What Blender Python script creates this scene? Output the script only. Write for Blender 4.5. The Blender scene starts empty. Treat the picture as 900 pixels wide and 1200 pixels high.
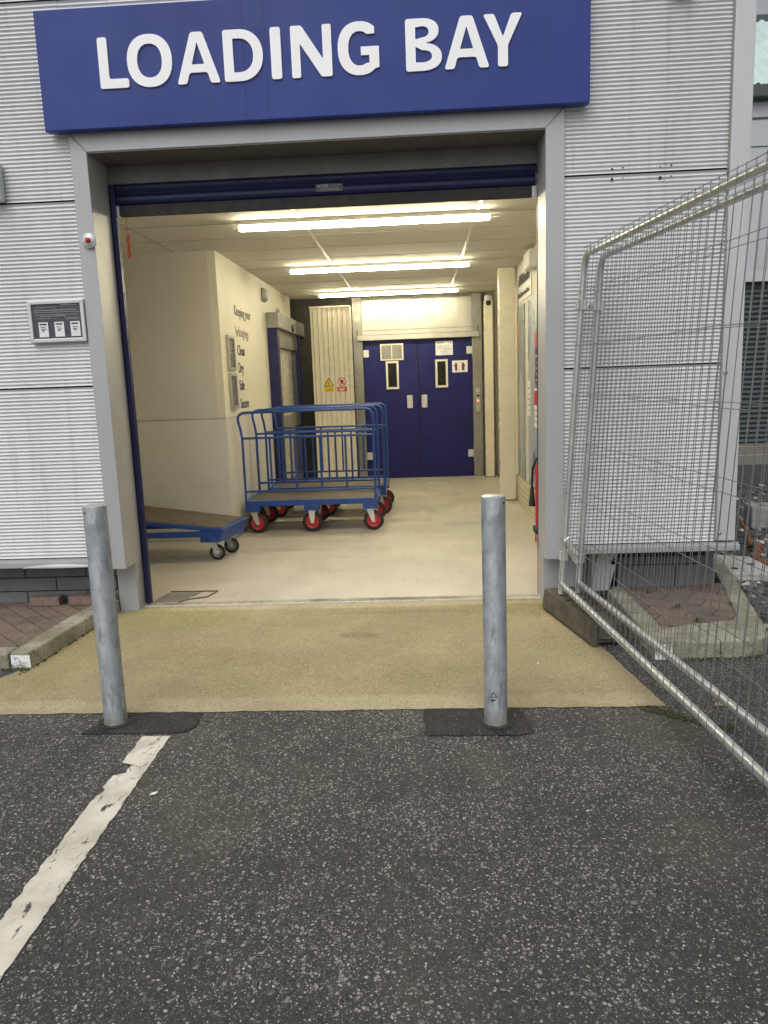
import bpy, bmesh, math, random
from mathutils import Vector, Matrix
R = math.radians
random.seed(7)
scene = bpy.context.scene
COL = scene.collection

# ------------------------------------------------------------------ camera
cam = bpy.data.cameras.new('camera'); cam_o = bpy.data.objects.new('camera', cam); COL.objects.link(cam_o)
rot = Matrix(((0.998375, 0.028082, 0.049594), (0.04415, 0.169206, -0.984591), (-0.036041, 0.985181, 0.167691)))
m4 = rot.to_4x4(); m4.translation = Vector((0, 0, 1.55)); cam_o.matrix_world = m4
cam.sensor_fit = 'VERTICAL'; cam.sensor_height = 36; cam.sensor_width = 27
cam.lens = 898.648 * 36 / 1200; cam.clip_start = .05; cam.clip_end = 1000
scene.camera = cam_o
# ------------------------------------------------------------------ world, sun, exposure
SUN_EL, SUN_AZ = 52, 200          # degrees; azimuth clockwise from +Y
w = bpy.data.worlds.new('World'); scene.world = w; w.use_nodes = True
nt = w.node_tree; nt.nodes.clear()
sky = nt.nodes.new('ShaderNodeTexSky'); sky.sky_type = 'NISHITA'; sky.sun_disc = False
sky.sun_elevation = R(SUN_EL); sky.sun_rotation = R(SUN_AZ); sky.dust_density = 4; sky.air_density = 1.2; sky.ozone_density = 1
bw = nt.nodes.new('ShaderNodeRGBToBW'); mx = nt.nodes.new('ShaderNodeMix'); mx.data_type = 'RGBA'; mx.inputs[0].default_value = .84
bg = nt.nodes.new('ShaderNodeBackground'); bg.inputs[1].default_value = .13
wo = nt.nodes.new('ShaderNodeOutputWorld')
nt.links.new(sky.outputs[0], bw.inputs[0]); nt.links.new(sky.outputs[0], mx.inputs[6]); nt.links.new(bw.outputs[0], mx.inputs[7])
nt.links.new(mx.outputs[2], bg.inputs[0]); nt.links.new(bg.outputs[0], wo.inputs[0])
sl = bpy.data.lights.new('sun', 'SUN'); sl.energy = .9; sl.angle = R(60); sl.color = (1, .97, .93)
so = bpy.data.objects.new('sun', sl); COL.objects.link(so)
sd = Vector((math.sin(R(SUN_AZ)) * math.cos(R(SUN_EL)), math.cos(R(SUN_AZ)) * math.cos(R(SUN_EL)), math.sin(R(SUN_EL))))
so.rotation_euler = sd.to_track_quat('Z', 'Y').to_euler(); so.location = (0, -5, 12)
scene.view_settings.view_transform = 'Standard'; scene.view_settings.look = 'None'
scene.view_settings.gamma = 1; scene.view_settings.exposure = 0.16
LAMP = 54.0                      # emission of the ceiling tubes
WARM = (1.0, .895, .60)

# ------------------------------------------------------------------ materials
class NT:
    def __init__(s, name):
        s.m = bpy.data.materials.new(name); s.m.use_nodes = True; s.t = s.m.node_tree
        s.b = s.t.nodes['Principled BSDF']; s.tc = s.n('ShaderNodeTexCoord')
    def n(s, typ, **k):
        o = s.t.nodes.new(typ)
        for a, v in k.items(): setattr(o, a, v)
        return o
    def l(s, a, b): s.t.links.new(a, b)
    def coord(s, scale=(1, 1, 1), rotz=0, out='Object'):
        mp = s.n('ShaderNodeMapping'); mp.inputs['Scale'].default_value = scale; mp.inputs['Rotation'].default_value = (0, 0, rotz)
        s.l(s.tc.outputs[out], mp.inputs[0]); return mp.outputs[0]
    def noise(s, scale, detail=4, vec=None, rough=.55, dist=0):
        o = s.n('ShaderNodeTexNoise'); o.inputs['Scale'].default_value = scale; o.inputs['Detail'].default_value = detail
        o.inputs['Roughness'].default_value = rough; o.inputs['Distortion'].default_value = dist
        s.l(vec if vec else s.tc.outputs['Object'], o.inputs['Vector']); return o.outputs[0]
    def vor(s, scale, vec=None, feature='F1'):
        o = s.n('ShaderNodeTexVoronoi', feature=feature); o.inputs['Scale'].default_value = scale
        s.l(vec if vec else s.tc.outputs['Object'], o.inputs['Vector']); return o
    def ramp(s, src, a, b, ca=0, cb=1):
        o = s.n('ShaderNodeMapRange'); o.inputs[1].default_value = a; o.inputs[2].default_value = b
        o.inputs[3].default_value = ca; o.inputs[4].default_value = cb; o.interpolation_type = 'SMOOTHSTEP'
        s.l(src, o.inputs[0]); return o.outputs[0]
    def math(s, op, a, b=None):
        o = s.n('ShaderNodeMath', operation=op)
        for i, v in enumerate((a, b)):
            if v is None: continue
            if isinstance(v, (int, float)): o.inputs[i].default_value = v
            else: s.l(v, o.inputs[i])
        return o.outputs[0]
    def mix(s, f, a, b, blend='MIX'):
        o = s.n('ShaderNodeMix', data_type='RGBA', blend_type=blend)
        for i, v in ((0, f), (6, a), (7, b)):
            if isinstance(v, (int, float)): o.inputs[i].default_value = v if i == 0 else v
            elif isinstance(v, (tuple, list)): o.inputs[i].default_value = (*v[:3], 1)
            else: s.l(v, o.inputs[i])
        return o.outputs[2]
    def base(s, c):
        if isinstance(c, (tuple, list)): s.b.inputs['Base Color'].default_value = (*c[:3], 1)
        else: s.l(c, s.b.inputs['Base Color'])
    def rough(s, v):
        if isinstance(v, (int, float)): s.b.inputs['Roughness'].default_value = v
        else: s.l(v, s.b.inputs['Roughness'])
    def bump(s, h, strength=.3, dist=.002):
        o = s.n('ShaderNodeBump'); o.inputs['Strength'].default_value = strength; o.inputs['Distance'].default_value = dist
        s.l(h, o.inputs['Height']); s.l(o.outputs[0], s.b.inputs['Normal'])

def simple(name, c, rough=.5, metal=0., var=.12, scale=6., bump=0., spec=.5, stretch=(1, 1, 1)):
    k = NT(name); v = k.coord(stretch)
    n = k.noise(scale, 5, v); f = k.ramp(n, .25, .75)
    dark = tuple(x * (1 - var) for x in c); lite = tuple(min(1, x * (1 + var)) for x in c)
    k.base(k.mix(f, dark, lite)); k.b.inputs['Metallic'].default_value = metal
    k.rough(k.ramp(k.noise(scale * 3, 3, v), .3, .7, max(.03, rough - .07), rough + .07))
    k.b.inputs['Specular IOR Level'].default_value = spec
    if bump: k.bump(k.noise(scale * 12, 3, v), bump, .002)
    return k.m

def m_asphalt():
    k = NT('asphalt'); V = k.tc.outputs['Object']
    warp = k.n('ShaderNodeTexNoise'); warp.inputs['Scale'].default_value = 60; k.l(V, warp.inputs['Vector'])
    sc = k.n('ShaderNodeVectorMath', operation='MULTIPLY_ADD'); k.l(warp.outputs[1], sc.inputs[0]); sc.inputs[1].default_value = (.016, .016, .016); k.l(V, sc.inputs[2])
    W = sc.outputs[0]
    big = k.noise(.9, 4); med = k.noise(5, 5); fine = k.noise(420, 3)
    base = k.mix(k.ramp(big, .35, .65), (.019, .021, .024), (.046, .043, .038))
    base = k.mix(k.ramp(med, .35, .75), base, (.044, .043, .041))
    base = k.mix(k.ramp(fine, .3, .75), base, (.064, .063, .062), )
    ag = k.vor(78, W); ac = k.n('ShaderNodeSeparateColor'); k.l(ag.outputs['Color'], ac.inputs[0])
    pk = k.mix(k.math('POWER', ac.outputs[0], 2.0), (.022, .024, .027), (.115, .113, .108))
    base = k.mix(k.math('MULTIPLY', k.ramp(ag.outputs['Distance'], .55, .30), .75), base, pk)
    ag2 = k.vor(150, W); ac2 = k.n('ShaderNodeSeparateColor'); k.l(ag2.outputs['Color'], ac2.inputs[0])
    base = k.mix(k.math('MULTIPLY', k.math('LESS_THAN', ag2.outputs['Distance'], .38), k.math('GREATER_THAN', ac2.outputs[0], .5)), base, k.mix(ac2.outputs[1], (.012, .012, .014), (.085, .084, .082)))
    hs = []; dens = k.noise(1.7, 5, None, .6)
    for scale, thr, keep in ((43, .36, .60), (70, .40, .50), (120, .42, .50), (210, .40, .45)):
        v = k.vor(scale, W)
        rnd = k.n('ShaderNodeSeparateColor'); k.l(v.outputs['Color'], rnd.inputs[0])
        size = k.ramp(rnd.outputs[0], 0, 1, thr * .45, thr)
        inside = k.math('LESS_THAN', v.outputs['Distance'], size)
        on = k.math('GREATER_THAN', rnd.outputs[1], k.math('ADD', k.ramp(dens, .3, .7, -.12, .32), keep))
        mask = k.math('MULTIPLY', inside, on)
        tone = k.mix(k.math('POWER', rnd.outputs[2], 1.5), (.070, .073, .076), (.58, .56, .49))
        tone = k.mix(k.math('LESS_THAN', rnd.outputs[0], .25), tone, (.13, .10, .08))
        base = k.mix(mask, base, tone); hs.append(k.math('MULTIPLY', mask, .6))
    # pale dust trodden in front of the doorway and darker tyre-worn bands
    d = k.noise(1.4, 5, k.coord((1, .7, 1)))
    base = k.mix(k.math('MULTIPLY', k.ramp(d, .50, .66), .38), base, (.115, .098, .068))
    cr = k.vor(1.1, W, 'DISTANCE_TO_EDGE')
    crack = k.math('MULTIPLY', k.math('LESS_THAN', cr.outputs['Distance'], .0016), k.ramp(k.noise(.7, 2), .56, .62))
    base = k.mix(crack, base, (.012, .012, .012))
    k.base(base)
    k.rough(k.ramp(med, .3, .7, .62, .85))
    h = k.math('ADD', k.math('ADD', hs[0], hs[1]), k.math('MULTIPLY', fine, 1.1)); h = k.math('SUBTRACT', h, k.math('MULTIPLY', crack, 3)); h = k.math('SUBTRACT', h, k.math('MULTIPLY', ag.outputs['Distance'], 1.2))
    k.bump(h, .9, .004)
    return k.m

def m_patch():
    k = NT('asphalt_patch'); fine = k.noise(140, 4); v = k.vor(85)
    b = k.mix(k.ramp(fine, .35, .75), (.014, .014, .015), (.040, .039, .037))
    rnd = k.n('ShaderNodeSeparateColor'); k.l(v.outputs['Color'], rnd.inputs[0])
    mk = k.math('MULTIPLY', k.math('LESS_THAN', v.outputs['Distance'], .30), k.math('GREATER_THAN', rnd.outputs[1], .6))
    b = k.mix(mk, b, (.12, .115, .105)); b = k.mix(k.math('MULTIPLY', k.ramp(k.noise(7, 8, None, .7), .50, .68), .55), b, (.075, .072, .065))
    k.base(b); k.rough(.8); k.bump(fine, 1, .008); return k.m

def spot(k, x, y, rx, ry, soft=.35):     # soft patch round a place on the ground
    mp = k.n('ShaderNodeMapping'); mp.inputs['Location'].default_value = (-x / rx, -y / ry, 0); mp.inputs['Scale'].default_value = (1 / rx, 1 / ry, 0)
    k.l(k.tc.outputs['Object'], mp.inputs[0]); ln = k.n('ShaderNodeVectorMath', operation='LENGTH'); k.l(mp.outputs[0], ln.inputs[0])
    d = k.math('ADD', ln.outputs['Value'], k.math('MULTIPLY', k.math('SUBTRACT', k.noise(7, 6, None, .65), .5), 1.1))
    return k.ramp(d, 1 + soft, 1 - soft)
def m_slab():
    k = NT('yellowed_concrete')
    b = k.mix(k.ramp(k.noise(1.1, 6, None, .6), .3, .7), (.28, .228, .115), (.40, .333, .185))
    b = k.mix(k.math('MULTIPLY', k.ramp(k.noise(3.2, 8, k.coord((.6, 1.5, 1)), .7, .8), .52, .70), .45), b, (.27, .215, .125))
    b = k.mix(k.math('MULTIPLY', k.ramp(k.noise(9, 8, None, .75), .60, .70), .35), b, (.22, .18, .12))
    b = k.mix(k.math('MULTIPLY', spot(k, -1.95, 5.0, .7, .32), .75), b, (.25, .24, .075))
    b = k.mix(k.math('MULTIPLY', spot(k, -2.15, 4.4, .30, .7), .55), b, (.30, .27, .09))
    b = k.mix(k.math('MULTIPLY', spot(k, .75, 5.1, .45, .22), .8), b, (.20, .17, .06))
    b = k.mix(k.math('MULTIPLY', spot(k, -.6, 5.20, 1.3, .06), .5), b, (.60, .53, .36))
    b = k.mix(k.math('MULTIPLY', spot(k, -.8, 3.52, 2.2, .10), .5), b, (.54, .47, .31))
    b = k.mix(k.math('MULTIPLY', spot(k, -.40, 4.55, .13, .05), .6), b, (.13, .10, .06))
    b = k.mix(k.math('MULTIPLY', spot(k, -.05, 5.02, .55, .05), .5), b, (.16, .13, .07))
    b = k.mix(k.math('MULTIPLY', k.ramp(k.noise(330, 3), .5, .72), .35), b, (.16, .13, .08))
    b = k.mix(k.math('MULTIPLY', k.ramp(k.noise(260, 2), .60, .70), .35), b, (.62, .56, .42))
    b = k.mix(k.math('MULTIPLY', k.ramp(k.noise(75, 5, None, .75), .50, .66), .45), b, (.20, .165, .10))
    b = k.mix(k.math('MULTIPLY', k.ramp(k.noise(60, 5, k.coord((1.3, .8, 1)), .75), .56, .70), .40), b, (.60, .53, .39))
    b = k.mix(k.math('MULTIPLY', k.ramp(k.noise(2.0, 9, k.coord((.35, 2.2, 1), R(14)), .75, .5), .58, .68), .40), b, (.19, .155, .10))
    gv = k.vor(120); gc = k.n('ShaderNodeSeparateColor'); k.l(gv.outputs['Color'], gc.inputs[0])
    b = k.mix(k.math('MULTIPLY', k.math('GREATER_THAN', gc.outputs[0], .5), .42), b, k.mix(gc.outputs[1], (.15, .12, .07), (.56, .49, .34)))
    b = k.mix(k.math('MULTIPLY', k.ramp(k.noise(.8, 7, None, .7), .46, .62), .35), b, (.20, .165, .10))
    sp = k.vor(38); rs = k.n('ShaderNodeSeparateColor'); k.l(sp.outputs['Color'], rs.inputs[0])
    b = k.mix(k.math('MULTIPLY', k.math('LESS_THAN', sp.outputs['Distance'], .16), k.math('GREATER_THAN', rs.outputs[0], .82)), b, (.10, .085, .05))
    k.base(b); k.rough(.85); k.bump(k.math('ADD', k.noise(260, 4), k.math('MULTIPLY', k.noise(25, 6), 2)), .7, .003); return k.m

def m_concrete(name, c1, c2, stain, moss=0., sc=1.):
    k = NT(name)
    b = k.mix(k.ramp(k.noise(1.2 * sc, 5), .3, .7), c1, c2)
    b = k.mix(k.math('MULTIPLY', k.ramp(k.noise(4.5 * sc, 8, k.coord((.5, 1.6, 1)), .65, .6), .52, .74), .55), b, stain)
    b = k.mix(k.math('MULTIPLY', k.ramp(k.noise(90, 4, None, .7), .48, .66), .55), b, tuple(x * .4 for x in c1))
    b = k.mix(k.math('MULTIPLY', k.ramp(k.noise(5 * sc, 7, None, .75), .52, .62), .45), b, tuple(x * .55 for x in stain))
    b = k.mix(k.math('MULTIPLY', k.ramp(k.noise(22, 6, None, .7), .62, .72), .5), b, tuple(x * .45 for x in stain))
    if moss: b = k.mix(k.math('MULTIPLY', k.ramp(k.noise(2.3, 6, None, .6), .5, .68), moss), b, (.16, .15, .035))
    k.base(b); k.rough(.85); k.bump(k.math('ADD', k.noise(190, 4), k.math('MULTIPLY', k.noise(25, 6), 3)), .8, .005); return k.m

def m_paving(rotz, bw_=.215, bh_=.108, ms=.0035):
    k = NT('block_paving'); v = k.coord((1, 1, 1), rotz)
    br = k.n('ShaderNodeTexBrick'); k.l(v, br.inputs[0]); br.inputs['Scale'].default_value = 1
    br.inputs['Brick Width'].default_value = bw_; br.inputs['Row Height'].default_value = bh_; br.inputs['Mortar Size'].default_value = ms
    br.inputs['Mortar Smooth'].default_value = .3
    br.inputs['Color1'].default_value = (.20, .135, .10, 1); br.inputs['Color2'].default_value = (.125, .09, .072, 1); br.inputs['Mortar'].default_value = (.02, .02, .017, 1)
    sp = k.vor(110); b = k.mix(k.math('MULTIPLY', k.math('LESS_THAN', sp.outputs['Distance'], .3), .6), br.outputs[0], (.36, .32, .28))
    b = k.mix(k.math('MULTIPLY', k.ramp(k.noise(7, 6), .45, .72), .6), b, (.22, .185, .14))
    k.base(b); k.rough(.9)
    k.bump(k.math('ADD', k.math('MULTIPLY', br.outputs[1], -4), k.noise(220, 3)), .6, .003); return k.m

def m_galv(name='galvanised_steel', c=(.36, .39, .41), rough=.42, streak=5):
    k = NT(name); v = k.coord((streak * .6, streak * .6, 1.8))
    sp = k.vor(45, k.coord((1, 1, .4)))
    b = k.mix(k.ramp(k.noise(5, 7, v, .65), .3, .7), tuple(x * .72 for x in c), tuple(min(1, x * 1.2) for x in c))
    s2 = k.n('ShaderNodeSeparateColor'); k.l(sp.outputs['Color'], s2.inputs[0])
    b = k.mix(k.math('MULTIPLY', s2.outputs[0], .28), b, (.55, .58, .60))
    b = k.mix(k.math('MULTIPLY', k.ramp(k.noise(9, 7, k.coord((3, 3, .5)), .7), .54, .68), .6), b, tuple(x * .38 for x in c))
    b = k.mix(k.math('MULTIPLY', k.ramp(k.noise(14, 6, k.coord((1, 1, .35))), .6, .72), .6), b, (.52, .53, .50))
    sx = k.n('ShaderNodeSeparateXYZ'); k.l(k.tc.outputs['Object'], sx.inputs[0])
    low = k.ramp(k.math('ADD', sx.outputs[2], k.math('MULTIPLY', k.noise(16, 5), .12)), .15, .07)
    b = k.mix(k.math('MULTIPLY', low, .6), b, (.17, .15, .12))
    k.base(b); k.b.inputs['Metallic'].default_value = .5
    k.rough(k.ramp(k.noise(12, 4, v), .3, .7, rough - .1, rough + .15)); k.bump(k.noise(40, 4, v), .12, .002); return k.m

def m_clad(name, c):
    k = NT(name); n = k.noise(1.3, 6, k.coord((1, 1, .35)))
    b = k.mix(k.ramp(n, .3, .75), c, tuple(x * .86 for x in c))
    b = k.mix(k.math('MULTIPLY', k.ramp(k.noise(4, 7, k.coord((3.5, 1, .16)), .65), .52, .72), .30), b, (.30, .29, .26))
    b = k.mix(k.math('MULTIPLY', k.ramp(k.noise(60, 4), .66, .74), .3), b, (.25, .24, .21))
    k.base(b); k.rough(.46); k.b.inputs['Metallic'].default_value = .15; return k.m

def m_floor():
    k = NT('vinyl_floor')
    b = k.mix(k.ramp(k.noise(.9, 5), .3, .7), (.44, .405, .34), (.53, .49, .42))
    b = k.mix(k.math('MULTIPLY', k.ramp(k.noise(3, 8, k.coord((2.2, .35, 1), R(-18)), .7, .4), .56, .72), .30), b, (.33, .30, .25))
    b = k.mix(k.math('MULTIPLY', k.ramp(k.noise(7, 8, k.coord((.35, 3, 1), R(8)), .7), .60, .72), .28), b, (.36, .32, .26))
    b = k.mix(k.math('MULTIPLY', k.ramp(k.noise(45, 5), .60, .72), .3), b, (.25, .23, .18))
    for rz in (-22, 12, 60): b = k.mix(k.math('MULTIPLY', k.math('MULTIPLY', k.ramp(k.noise(5, 3, k.coord((9, .25, 1), R(rz)), .5), .64, .68), k.ramp(k.noise(1.6, 2), .48, .6)), .30), b, (.16, .145, .12))
    k.base(b); k.rough(k.ramp(k.noise(3, 5), .3, .7, .32, .52)); k.bump(k.noise(60, 3), .06, .002); return k.m

def m_wood():
    k = NT('phenolic_plywood'); v = k.coord((1.2, 14, 14))
    b = k.mix(k.ramp(k.noise(4, 6, v), .3, .7), (.060, .045, .030), (.13, .10, .068))
    b = k.mix(k.math('MULTIPLY', k.ramp(k.noise(9, 6), .5, .75), .4), b, (.17, .15, .115)); k.base(b); k.rough(.5); k.bump(k.noise(30, 3, v), .1, .002); return k.m

def m_emit(name, c, s):
    k = NT(name); k.base((.8, .8, .8)); k.b.inputs['Emission Color'].default_value = (*c, 1); k.b.inputs['Emission Strength'].default_value = s; return k.m

def m_wall(name, c):
    k = NT(name); b = k.mix(k.ramp(k.noise(1.4, 4), .3, .7), c, tuple(x * .92 for x in c))
    sx = k.n('ShaderNodeSeparateXYZ'); k.l(k.tc.outputs['Object'], sx.inputs[0])
    lo = k.ramp(sx.outputs[2], 1.6, .2, .15, 1.)
    b = k.mix(k.math('MULTIPLY', k.math('MULTIPLY', k.ramp(k.noise(3, 8, k.coord((.8, .8, 9)), .7), .60, .68), lo), .45), b, (.20, .18, .15))
    b = k.mix(k.math('MULTIPLY', k.math('MULTIPLY', k.ramp(k.noise(9, 7, None, .7), .62, .72), lo), .4), b, (.28, .25, .20))
    b = k.mix(k.math('MULTIPLY', k.ramp(k.math('ADD', sx.outputs[2], k.math('MULTIPLY', k.noise(4, 5), .25)), .30, .12), .35), b, (.25, .22, .18))
    k.base(b); k.rough(.55); return k.m
def m_trolley():
    k = NT('blue_trolley_paint'); b = k.mix(k.ramp(k.noise(8, 5), .3, .7), (.008, .045, .22), (.013, .065, .29))
    b = k.mix(k.ramp(k.noise(34, 8, None, .75), .645, .66), b, (.13, .12, .115)); b = k.mix(k.math('MULTIPLY', k.ramp(k.noise(5, 6), .55, .75), .25), b, (.10, .10, .10))
    k.base(b); k.rough(k.ramp(k.noise(20, 4), .3, .7, .28, .5)); return k.m
def m_glass():
    k = NT('door_glass'); k.base((.6, .6, .55)); k.rough(.04); k.b.inputs['Alpha'].default_value = .22; return k.m
def m_flaky():
    k = NT('flaking_white_paint'); w_ = k.ramp(k.noise(26, 9, None, .75), .47, .56)
    b = k.mix(w_, (.78, .79, .80), (.30, .30, .27)); k.base(b); k.rough(.8); k.bump(k.noise(60, 6), .8, .004); return k.m
def m_line():
    k = NT('road_paint'); V = k.tc.outputs['Object']
    b = k.mix(k.ramp(k.noise(6, 6), .35, .7), (.70, .67, .58), (.50, .47, .40))
    wear = k.ramp(k.noise(11, 9, k.coord((1.6, .6, 1)), .72), .585, .64)
    b = k.mix(wear, b, (.055, .053, .05)); cr = k.vor(26, k.coord((1, .8, 1)), 'DISTANCE_TO_EDGE')
    c = k.math('MULTIPLY', k.math('LESS_THAN', cr.outputs['Distance'], .03), k.math('MULTIPLY', k.ramp(k.noise(2.2, 2), .55, .60), k.ramp(k.noise(19, 4), .45, .55)))
    b = k.mix(c, b, (.05, .05, .045)); sp = k.math('MULTIPLY', k.ramp(k.noise(330, 2), .62, .7), .55); b = k.mix(sp, b, (.16, .15, .13))
    k.base(b); k.rough(.7); k.bump(k.noise(150, 4), .6, .003); return k.m

def m_mural(name, ca, cb, cc, sc):
    k = NT(name); v = k.coord((1, 1, .55))
    b = k.mix(k.ramp(k.noise(sc, 2, v, .4), .40, .60), ca, cb); b = k.mix(k.ramp(k.noise(sc * 1.9, 2, v, .4), .60, .66), b, cc); k.base(b); k.rough(.22); return k.m

M = dict(
    asphalt=m_asphalt(), patch=m_patch(),
    slab=m_slab(),
    kerb=m_concrete('kerb_concrete', (.27, .26, .20), (.44, .42, .34), (.10, .105, .05), .5, 4),
    oldconc=m_concrete('broken_concrete', (.5, .49, .45), (.62, .61, .57), (.26, .25, .21), 0, 3),
    paving=m_paving(R(45)), paving2=m_paving(R(38), .24, .16, .005),
    galv=m_galv(c=(.29, .315, .33), rough=.55), tube=simple('bright_galvanised_tube', (.56, .58, .58), .36, .5, .10, 3), wire=simple('galvanised_wire', (.19, .195, .20), .5, .4),
    clad=m_clad('silver_cladding', (.67, .685, .70)), trim=m_clad('silver_trim', (.42, .43, .45)), trim_w=m_clad('pale_trim', (.56, .57, .59)),
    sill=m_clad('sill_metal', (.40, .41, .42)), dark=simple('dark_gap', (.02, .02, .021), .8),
    blue_sign=simple('blue_sign_vinyl', (.016, .036, .20), .45, 0, .16, 1.3, 0, .35), white=simple('white_vinyl', (.90, .91, .93), .4, 0, .02),
    blue_paint=simple('blue_shutter_paint', (.005, .007, .065), .45, 0, .15), door=simple('dark_blue_door', (.010, .012, .115), .5, 0, .12, 3, 0, .3),
    frame_blue=simple('blue_door_frame', (.008, .010, .085), .35, 0, .1), trolley=m_trolley(),
    blackrub=simple('dark_rubber_strip', (.028, .027, .024), .7), tyre=simple('black_rubber', (.018, .018, .018), .7), red=simple('red_plastic', (.46, .02, .022), .45, 0, .25, 30),
    chrome=simple('zinc_bracket', (.66, .66, .64), .34, .6), deck=m_wood(),
    wall=m_wall('cream_wall_paint', (.68, .64, .54)), wall_a=m_wall('off_white_wall', (.58, .56, .52)),
    sheet=m_wall('wall_protection_sheet', (.62, .60, .56)), skirt=simple('grey_skirting', (.25, .24, .22), .5),
    ceil=simple('ceiling_tile', (.60, .58, .52), .75, 0, .05, 1.5, .1), tbar=simple('white_grid_bar', (.66, .65, .60), .4), tline=simple('tile_joint', (.36, .345, .30), .8),
    steel=simple('brushed_steel', (.46, .45, .42), .38, .55, .12, 5, 0, .5, (1, 1, .1)), steel_d=simple('door_frame_steel', (.28, .275, .255), .45, .5, .12, 5),
    cream=simple('cream_enamel', (.74, .69, .57), .3, 0, .04, 3), cream2=simple('cream_planks', (.58, .52, .38), .45, 0, .08, 3),
    floor=m_floor(), lamp=m_emit('lamp_diffuser', WARM, LAMP), lampbody=simple('lamp_housing', (.75, .73, .68), .4),
    black=simple('black_print', (.015, .015, .018), .5), navyt=simple('navy_lettering', (.02, .022, .05), .5), fade=simple('faded_lettering', (.36, .33, .32), .6), fade2=simple('half_faded_lettering', (.16, .15, .16), .6),
    glass=m_glass(), dglass=simple('dark_glass', (.015, .014, .012), .12), alu=simple('aluminium_frame', (.60, .61, .62), .4, .25, .03),
    notice=simple('dark_notice', (.055, .06, .075), .3, 0, .25, 30), card=simple('white_card', (.75, .76, .78), .5), grey_print=simple('grey_print', (.30, .31, .33), .5),
    yellow=simple('yellow_sign', (.80, .58, .03), .4), redsign=simple('red_sign', (.55, .03, .04), .4), redbrown=simple('dark_red_print', (.16, .03, .02), .5),
    rubberblock=simple('dusty_recycled_rubber', (.085, .078, .058), .85, 0, .35, 14, .6), plinth=simple('grey_plinth_block', (.15, .155, .165), .8, 0, .12, 7, .4),
    brick=simple('weathered_brick', (.19, .135, .11), .9, 0, .25, 25, .6), line=m_line(), yline=simple('yellow_road_paint', (.55, .42, .06), .8, 0, .2),
    road=simple('grey_tarmac', (.14, .135, .125), .85, 0, .15, 8, .5), dtar=simple('dark_tarmac', (.045, .045, .047), .8, 0, .3, 40, .5),
    gravelbed=simple('gravel_bed', (.085, .082, .078), .9, 0, .45, 45, .9), shut2=simple('charcoal_shutter', (.045, .06, .065), .5, .2), wall2=m_clad('far_wall_panel', (.50, .52, .55)),
    roof2=simple('pale_green_roof_sheet', (.50, .62, .60), .45, 0, .08, 2), gutter=simple('dark_gutter', (.06, .075, .075), .5), rust=simple('rusted_steel', (.20, .085, .03), .85, .1, .5, 30, .5),
    box=simple('grey_green_enclosure', (.52, .56, .53), .5), redcord=simple('red_cord', (.55, .06, .02), .5), blockc=simple('grey_concrete_block', (.30, .30, .28), .9, 0, .2, 20, .5),
    muralA=m_mural('grey_blue_mural', (.13, .19, .27), (.30, .36, .42), (.50, .24, .20), 2.4), muralB=m_mural('pale_blue_mural', (.20, .29, .42), (.36, .43, .50), (.06, .08, .20), 2.1),
    thr=m_concrete('worn_threshold', (.20, .18, .14), (.50, .45, .36), (.10, .09, .07), 0, 3),
    flaky=m_flaky(),
    recess_shade=simple('unlit_recess_tone', (.035, .033, .03), .8),  # near-black tone stands in for the darkness of the unlit recess
    lintel=simple('dull_lintel_metal', (.20, .195, .19), .5, .1), soffit=simple('soffit_shade_tone', (.11, .105, .10), .5, .1),  # soffit colour has the shade of the bay head painted in
    moss=simple('moss', (.045, .055, .016), .95, 0, .4, 60, .8), weed=simple('weed_leaf', (.10, .15, .03), .7),
)
for i, (r_, sc_) in enumerate(((.18, 18),)):
    pass

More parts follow.
